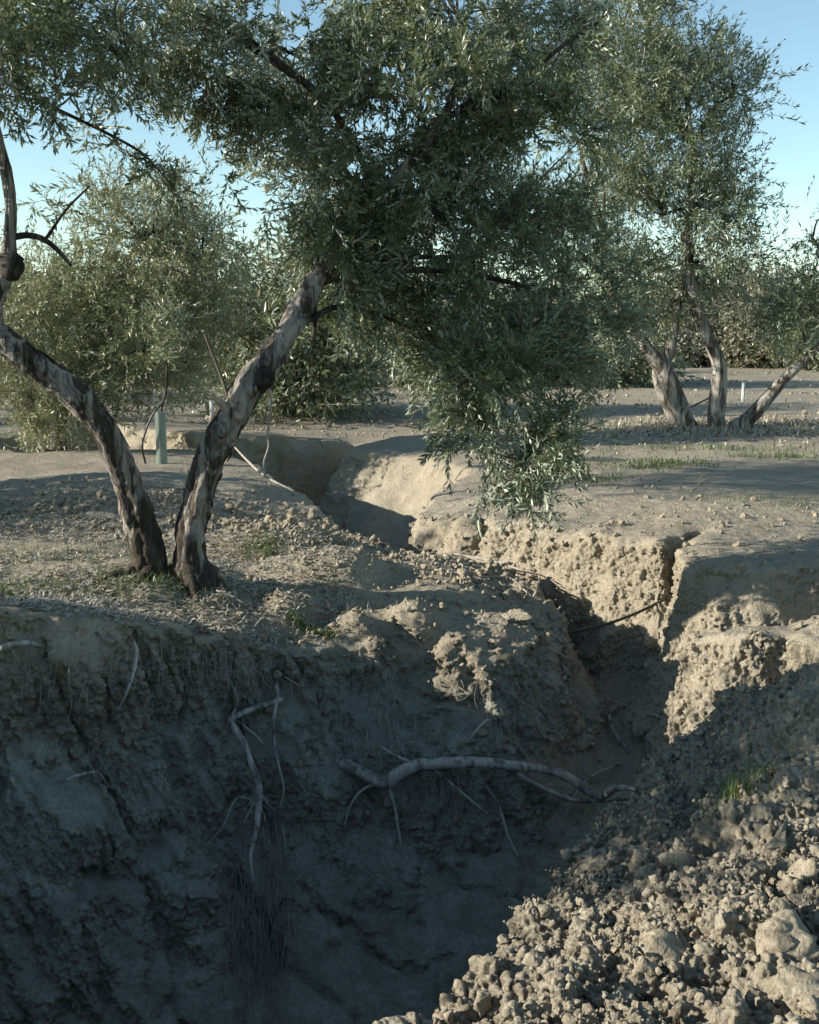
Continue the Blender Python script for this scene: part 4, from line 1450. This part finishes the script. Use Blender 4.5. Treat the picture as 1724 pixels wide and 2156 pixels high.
_g0, _g1 = hit(625, 1308, 0), hit(690, 1342, 0)
_t = rg.rand(600)
xy = np.column_stack([_g0[0] + (_g1[0] - _g0[0]) * _t + rg.normal(0, .035, 600), _g0[1] + (_g1[1] - _g0[1]) * _t + rg.normal(0, .02, 600)])
stuff('green_grass', blades(xy, .02, .05, .0022, rg, .6), M_GRASS, 'green grass patch in the shade on the slope above the gully wall', 'grass')


def root(name, seq, label, mat=M_ROOT, cat='root', extra=(), off=None, group=None, swing=0.02, ends='in'):
    """seq: (X, Y, px width, stand off from the wall)"""
    pts, rad = [], []
    for X, Y, wd, of in seq:
        p = hit(X, Y, of * 1.3); pts.append(p); rad.append(wd * 1.2 * p[1] / F / 2)
    ex = []
    for pn, sq in extra:
        pp, rr = [], []
        for X, Y, wd, of in sq:
            p = hit(X, Y, of); pp.append(p); rr.append(wd * 1.3 * p[1] / F / 2)
        ex.append((pn, smooth_depth(pp), rr))
    return strand(name, smooth_depth(pts), rad, mat, label, cat, 9, .16, 7, group, ex)


def smooth_depth(pts):
    """take the jumps out of the distance along the strand, keeping each point on its line of sight from the eye's height"""
    P = np.array(pts, float)
    if len(P) < 3:
        return P
    d = P[:, 1].copy()
    for _ in range(2):
        e = d.copy()
        e[1:-1] = np.minimum(d[1:-1], (d[:-2] + d[1:-1] + d[2:]) / 3)
        d = e
    k = d / P[:, 1]
    Q_ = np.column_stack([P[:, 0] * k, d, HC + (P[:, 2] - HC) * k])
    return Q_


root('exposed_root', [(690, 1590, 14, -.22), (724, 1608, 24, .0), (770, 1632, 22, .05), (812, 1648, 26, .07), (835, 1632, 26, .09), (875, 1612, 24, .1), (930, 1607, 22, .10), (1000, 1606, 20, .10), (1070, 1612, 18, .1), (1150, 1622, 17, .12),
                     (1195, 1638, 17, .14), (1240, 1668, 16, .16), (1265, 1678, 16, .18), (1295, 1660, 12, .15), (1335, 1662, 7, .02)], 'long thick root spanning the shaded wall of the gully',
     extra=[('side_root', [(1060, 1612, 10, .1), (1110, 1642, 10, .11), (1170, 1672, 9, .12), (1215, 1686, 9, .13), (1270, 1684, 9, .1), (1338, 1680, 6, .02)]),
            ('side_root', [(812, 1650, 8, .07), (770, 1660, 7, .05), (742, 1690, 5, .04), (725, 1740, 3, .03)]),
            ('side_root', [(820, 1655, 6, .07), (832, 1700, 5, .05), (842, 1760, 4, .04), (850, 1810, 2, .03)]),
            ('side_root', [(905, 1612, 6, .1), (960, 1660, 5, .07), (1020, 1710, 5, .05), (1062, 1740, 3, .03)]),
            ('side_root', [(1020, 1650, 6, .08), (1050, 1700, 6, .06), (1072, 1770, 5, .05), (1110, 1830, 2, .02)]),
            ('side_root', [(1185, 1720, 5, .04), (1210, 1675, 6, .12), (1245, 1635, 6, .1), (1310, 1608, 4, .04)]),
            ('side_root', [(800, 1570, 3, .02), (830, 1590, 6, .05), (870, 1608, 8, .08)])])
root('exposed_root', [(592, 1468, 6, -.02), (588, 1476, 11, .05), (545, 1488, 11, .07), (498, 1508, 11, .08), (488, 1520, 13, .09), (512, 1562, 13, .1), (530, 1610, 12, .1), (545, 1655, 13, .14), (545, 1700, 12, .18), (538, 1755, 10, .22), (528, 1805, 7, .22), (535, 1860, 2, .18)],
     'pale forked root hanging down the left of the gully wall',
     extra=[('side_root', [(486, 1515, 6, .08), (500, 1480, 6, .06), (492, 1450, 5, .04), (478, 1428, 3, .0)]),
            ('side_root', [(545, 1665, 5, .09), (570, 1700, 4, .07), (590, 1720, 4, .06), (604, 1790, 2, .05)]),
            ('side_root', [(536, 1690, 5, .09), (520, 1720, 4, .08), (505, 1760, 4, .07), (508, 1810, 2, .05)]),
            ('side_root', [(500, 1518, 4, .08), (550, 1560, 4, .06), (576, 1610, 3, .05), (572, 1660, 2, .04)]),
            ('side_root', [(560, 1680, 3, .08), (580, 1730, 3, .07), (590, 1790, 2, .06), (595, 1830, 1.5, .05)]),
            ('side_root', [(548, 1690, 3, .09), (560, 1730, 3, .07), (568, 1790, 2, .06), (560, 1830, 1.5, .05)])])
root('exposed_root', [(582, 1430, 9, -.02), (584, 1470, 8, .05), (576, 1530, 5, .06), (585, 1600, 5, .05), (598, 1660, 3, .04), (590, 1700, 2, .03)], 'thin brown root hanging beside the forked root')
root('exposed_root', [(560, 1700, 2, .03), (502, 1680, 3, .04), (470, 1740, 3, .04), (430, 1785, 2, .02)], 'hair-thin root slanting down left of the forked root')
root('exposed_root', [(-10, 1372, 9, .04), (20, 1358, 10, .07), (60, 1354, 10, .07), (95, 1362, 7, .0)], 'short curved root arching from the wall at the left edge')
root('exposed_root', [(275, 1340, 5, .0), (288, 1370, 7, .04), (280, 1420, 6, .05), (262, 1470, 5, .04), (240, 1510, 3, .0)], 'slender root lying down the wall under the left trunk')
root('exposed_root', [(122, 1650, 6, .02), (160, 1634, 6, .05), (205, 1628, 6, .05), (228, 1658, 4, .0)], 'small arched root low in the left of the wall')
root('exposed_root', [(985, 1560, 3, .02), (1005, 1535, 5, .06), (1028, 1517, 5, .08), (1045, 1545, 5, .08), (1042, 1580, 3, .03)], 'pale hooked root above the long root')
root('exposed_root', [(1108, 1490, 3, .01), (1128, 1505, 5, .04), (1130, 1535, 5, .05), (1150, 1555, 5, .05), (1186, 1566, 3, .02)], 'curved thin root on the wall below the tongue')
root('exposed_root', [(1330, 1475, 3, .0), (1295, 1490, 6, .06), (1282, 1510, 7, .08), (1295, 1545, 7, .08), (1318, 1575, 5, .04)], 'crooked pale root at the turn of the gully',
     extra=[('side_root', [(1258, 1490, 2, .05), (1278, 1489, 4, .06), (1296, 1488, 5, .06)]), ('side_root', [(1276, 1466, 3, .06), (1290, 1480, 4, .06)])])
root('exposed_root', [(1350, 1515, 2, .08), (1372, 1505, 4, .06), (1392, 1512, 5, .02)], 'short root stub beside the bright earth face')
root('exposed_root', [(1020, 1430, 3, .0), (1060, 1455, 4, .03), (1100, 1480, 4, .03), (1125, 1500, 3, .03)], 'faint root slanting across the wall below the tongue')

# fine root hairs hanging in the wall
rh = np.random.RandomState(44)
bag = Bag()
for X0, X1, Y0_, Y1_, n, ln in [(480, 620, 1780, 2000, 150, 150), (360, 620, 1360, 1440, 70, 90), (640, 830, 1400, 1540, 60, 90), (850, 1000, 1620, 1680, 50, 90), (700, 900, 1440, 1600, 30, 80), (0, 340, 1330, 1450, 34, 90), (900, 1180, 1420, 1520, 40, 60), (500, 620, 1680, 1760, 30, 90)]:
    for k in range(n):
        X, Y = rh.uniform(X0, X1), rh.uniform(Y0_, Y1_)
        p = hit(X, Y, .0)
        L = ln * rh.uniform(.5, 1.2)
        q1 = hit(X + rh.normal() * 9, Y + L * .5, .045); q2 = hit(X + rh.normal() * 14, Y + L, .03)
        if abs(q1[1] - p[1]) > .5 or abs(q2[1] - p[1]) > .7:
            continue
        ww = rh.uniform(.0009, .0022)
        bag.add(*tube([p, q1, q2], [ww, ww, ww * .5], 3, 0, 3, cap=False))
link('root_hairs', bag.mesh('root_hairs', M_TWIG), None, kind='stuff', label='fine brown root hairs hanging from the shaded gully wall', category='root hairs')

# dry sticks
def stick(seq, label, mat=M_TWIG, of=.02, wob=.12):
    pts, rad = [], []
    for X, Y, wd in seq:
        p = hit(X, Y, of); pts.append(p); rad.append(wd * p[1] / F / 2)
    return strand('dry_stick', pts, rad, mat, label, 'stick', 6, wob, 3)


stick([(950, 1165, 5), (1030, 1180, 7), (1095, 1200, 5), (1130, 1218, 3)], 'long dry stick lying along the back edge of the tongue', of=.04)
stick([(980, 1172, 3), (1060, 1196, 4), (1140, 1212, 3), (1180, 1236, 2)], 'thin dry stick beneath the longer one on the tongue', of=.05)
stick([(1000, 1215, 3), (1070, 1216, 4), (1100, 1240, 4), (1120, 1258, 3)], 'bent pale twig across the slumped lumps of the tongue', of=.05)
stick([(1120, 1262, 5), (1130, 1240, 5), (1136, 1216, 4)], 'short upright twig stuck in the tongue', of=.05)
stick([(456, 1243, 4), (490, 1256, 6), (520, 1275, 3)], 'pale stick lying just right of the near tree base', of=.03)
stick([(600, 1425, 3), (618, 1436, 4), (635, 1447, 2)], 'short pale twig poking from the wall under the bank', of=.07)
stick([(1150, 1362, 3), (1180, 1378, 4), (1204, 1390, 2)], 'thin pale twig sticking out from the tip of the tongue', of=.08)
stick([(536, 1320, 3), (552, 1302, 3), (562, 1288, 2)], 'small upright straw on the rim right of the near tree', of=.05)
def stick3(seq, label):
    strand('dry_stick', *Lp(seq), M_TWIG, label, 'stick', 6, .12, 4)


stick3([(560, 1005, 10.9, 4), (556, 975, 10.95, 5), (566, 940, 11.0, 4), (563, 915, 11.0, 3)], 'upright grey twig standing by the gully behind the near tree')
stick3([(480, 925, 12.6, 3), (520, 968, 11.6, 5), (560, 1003, 10.9, 6), (620, 1034, 10.5, 3)], 'long grey branch lying on the bank edge behind the near tree')
stick([(585, 918, 2), (640, 922, 4), (720, 926, 3)], 'pale stick lying on the far rim of the gully', of=.1)

# black hoses
a = hit(1185, 1334, .02); b_ = hit(1400, 1262, .02)
seqh = [dp(1150, 1345, a[1] - .02)] + [tuple(a)] + [tuple(a * (1 - t) + b_ * t + np.array([0, 0, -0.035 * math.sin(math.pi * t)])) for t in (.25, .5, .75)] + [tuple(b_)]
strand('irrigation_hose', seqh, [.0095] * len(seqh), M_HOSE, 'black irrigation hose bridging the gully at the tongue', 'hose', 10, 0, 6)
g13 = gp(342, 968, 0.06)
DG = g13[1]
seqh = [dp(346, 846, DG - .05), dp(325, 868, DG - .08), dp(308, 905, DG - .08), dp(300, 940, DG - .06), (dp(306, 962, DG)[0], DG, float(gz(dp(306, 962, DG)[0], DG)[0]))]
strand('irrigation_hose', seqh, [.011] * 5, M_HOSE, 'black hose looping down beside the pale green tree guard', 'hose', 8, 0, 6)
D8 = 17.8
seqh = [dp(1365, 906, D8 - .4), dp(1420, 874, D8 + .2), dp(1492, 838, D8 + .6)]
strand('dry_branch', seqh, [.018, .02, .014], M_BARKD, 'dark straight branch leaning behind the light-barked far trunk', 'branch', 8, .1, 4)


# tree guards with saplings
def guard(X, Y, depth, hpx, wpx, mat, label, open_top=True):
    x0 = dp(X, Y, depth)[0]
    z0 = float(gz(x0, depth)[0])
    t = empty('tree_guard', (x0, depth, z0), label, 'tree guard')
    R, H = wpx * depth / F / 2, hpx * depth / F
    n = 16
    th = np.linspace(0, 2 * math.pi, n, endpoint=False)
    rows = []
    for z, rr in [(-.03, 1.06), (H * .3, 1.0), (H * .7, .98), (H, 1.0), (H + .004, .93), (H * .7, .9), (0, .9)]:
        # rounded square tube
        s = np.maximum(np.abs(np.cos(th)), np.abs(np.sin(th))) ** -0.45
        rows.append(np.column_stack([np.cos(th) * R * rr * s, np.sin(th) * R * rr * s, np.full(n, z)]))
    Vg = np.vstack(rows)
    i = np.arange(len(rows) - 1)[:, None] * n; j = np.arange(n)[None]
    Fg = np.stack([(i + j).ravel(), (i + (j + 1) % n).ravel(), (i + n + (j + 1) % n).ravel(), (i + n + j).ravel()], 1)
    link('tube', poly_mesh('tube', Vg, Fg, mat, False), t)
    # fold ribs
    bag = Bag()
    for a_ in (math.pi * 1.5, math.pi * 1.25, math.pi * 1.75):
        bag.add(*tube([(math.cos(a_) * R * 1.12, math.sin(a_) * R * 1.12, z) for z in (0, H * .5, H)], [.004] * 3, 5, 0, 1))
    link('seam', bag.mesh('seam', mat), t)
    return t, x0, z0, H


t, x0, z0, H = guard(341, 968, DG, 108, 22, M_GUARD, 'pale green plastic tree guard standing on the shaded bank')
ct = empty('sapling', (x0, DG, z0), 'thin dark sapling growing out of the pale green guard', 'sapling')
pts = [(x0, DG, z0 - .03), (x0 + .01, DG, z0 + H), dp(350, 820, DG), dp(352, 740, DG), dp(356, 690, DG)]
part('stem', poly_mesh('stem', *tube(pts, [.017, .016, .014, .011, .006], 8, .12, 4), M_BARKD), ct)
rr_ = np.random.RandomState(2)
P = np.array([dp(355 + rr_.normal() * 14, rr_.uniform(640, 760), DG + rr_.normal() * .1) for _ in range(90)])
v, f = scatter(TW, P, rr_.normal(size=(90, 3)) + np.array([0, 0, .4]), np.full(90, 1.2), rr_)
part('crown', poly_mesh('crown', v, f, M_LEAFD, False), ct, kind='stuff')
guard(447, 892, 18.4, 42, 9, M_WHITE, 'small white tree guard beyond the gully head')
guard(1562, 878, 22.0, 45, 6, M_WHITE, 'thin white tree guard between the far trunks')
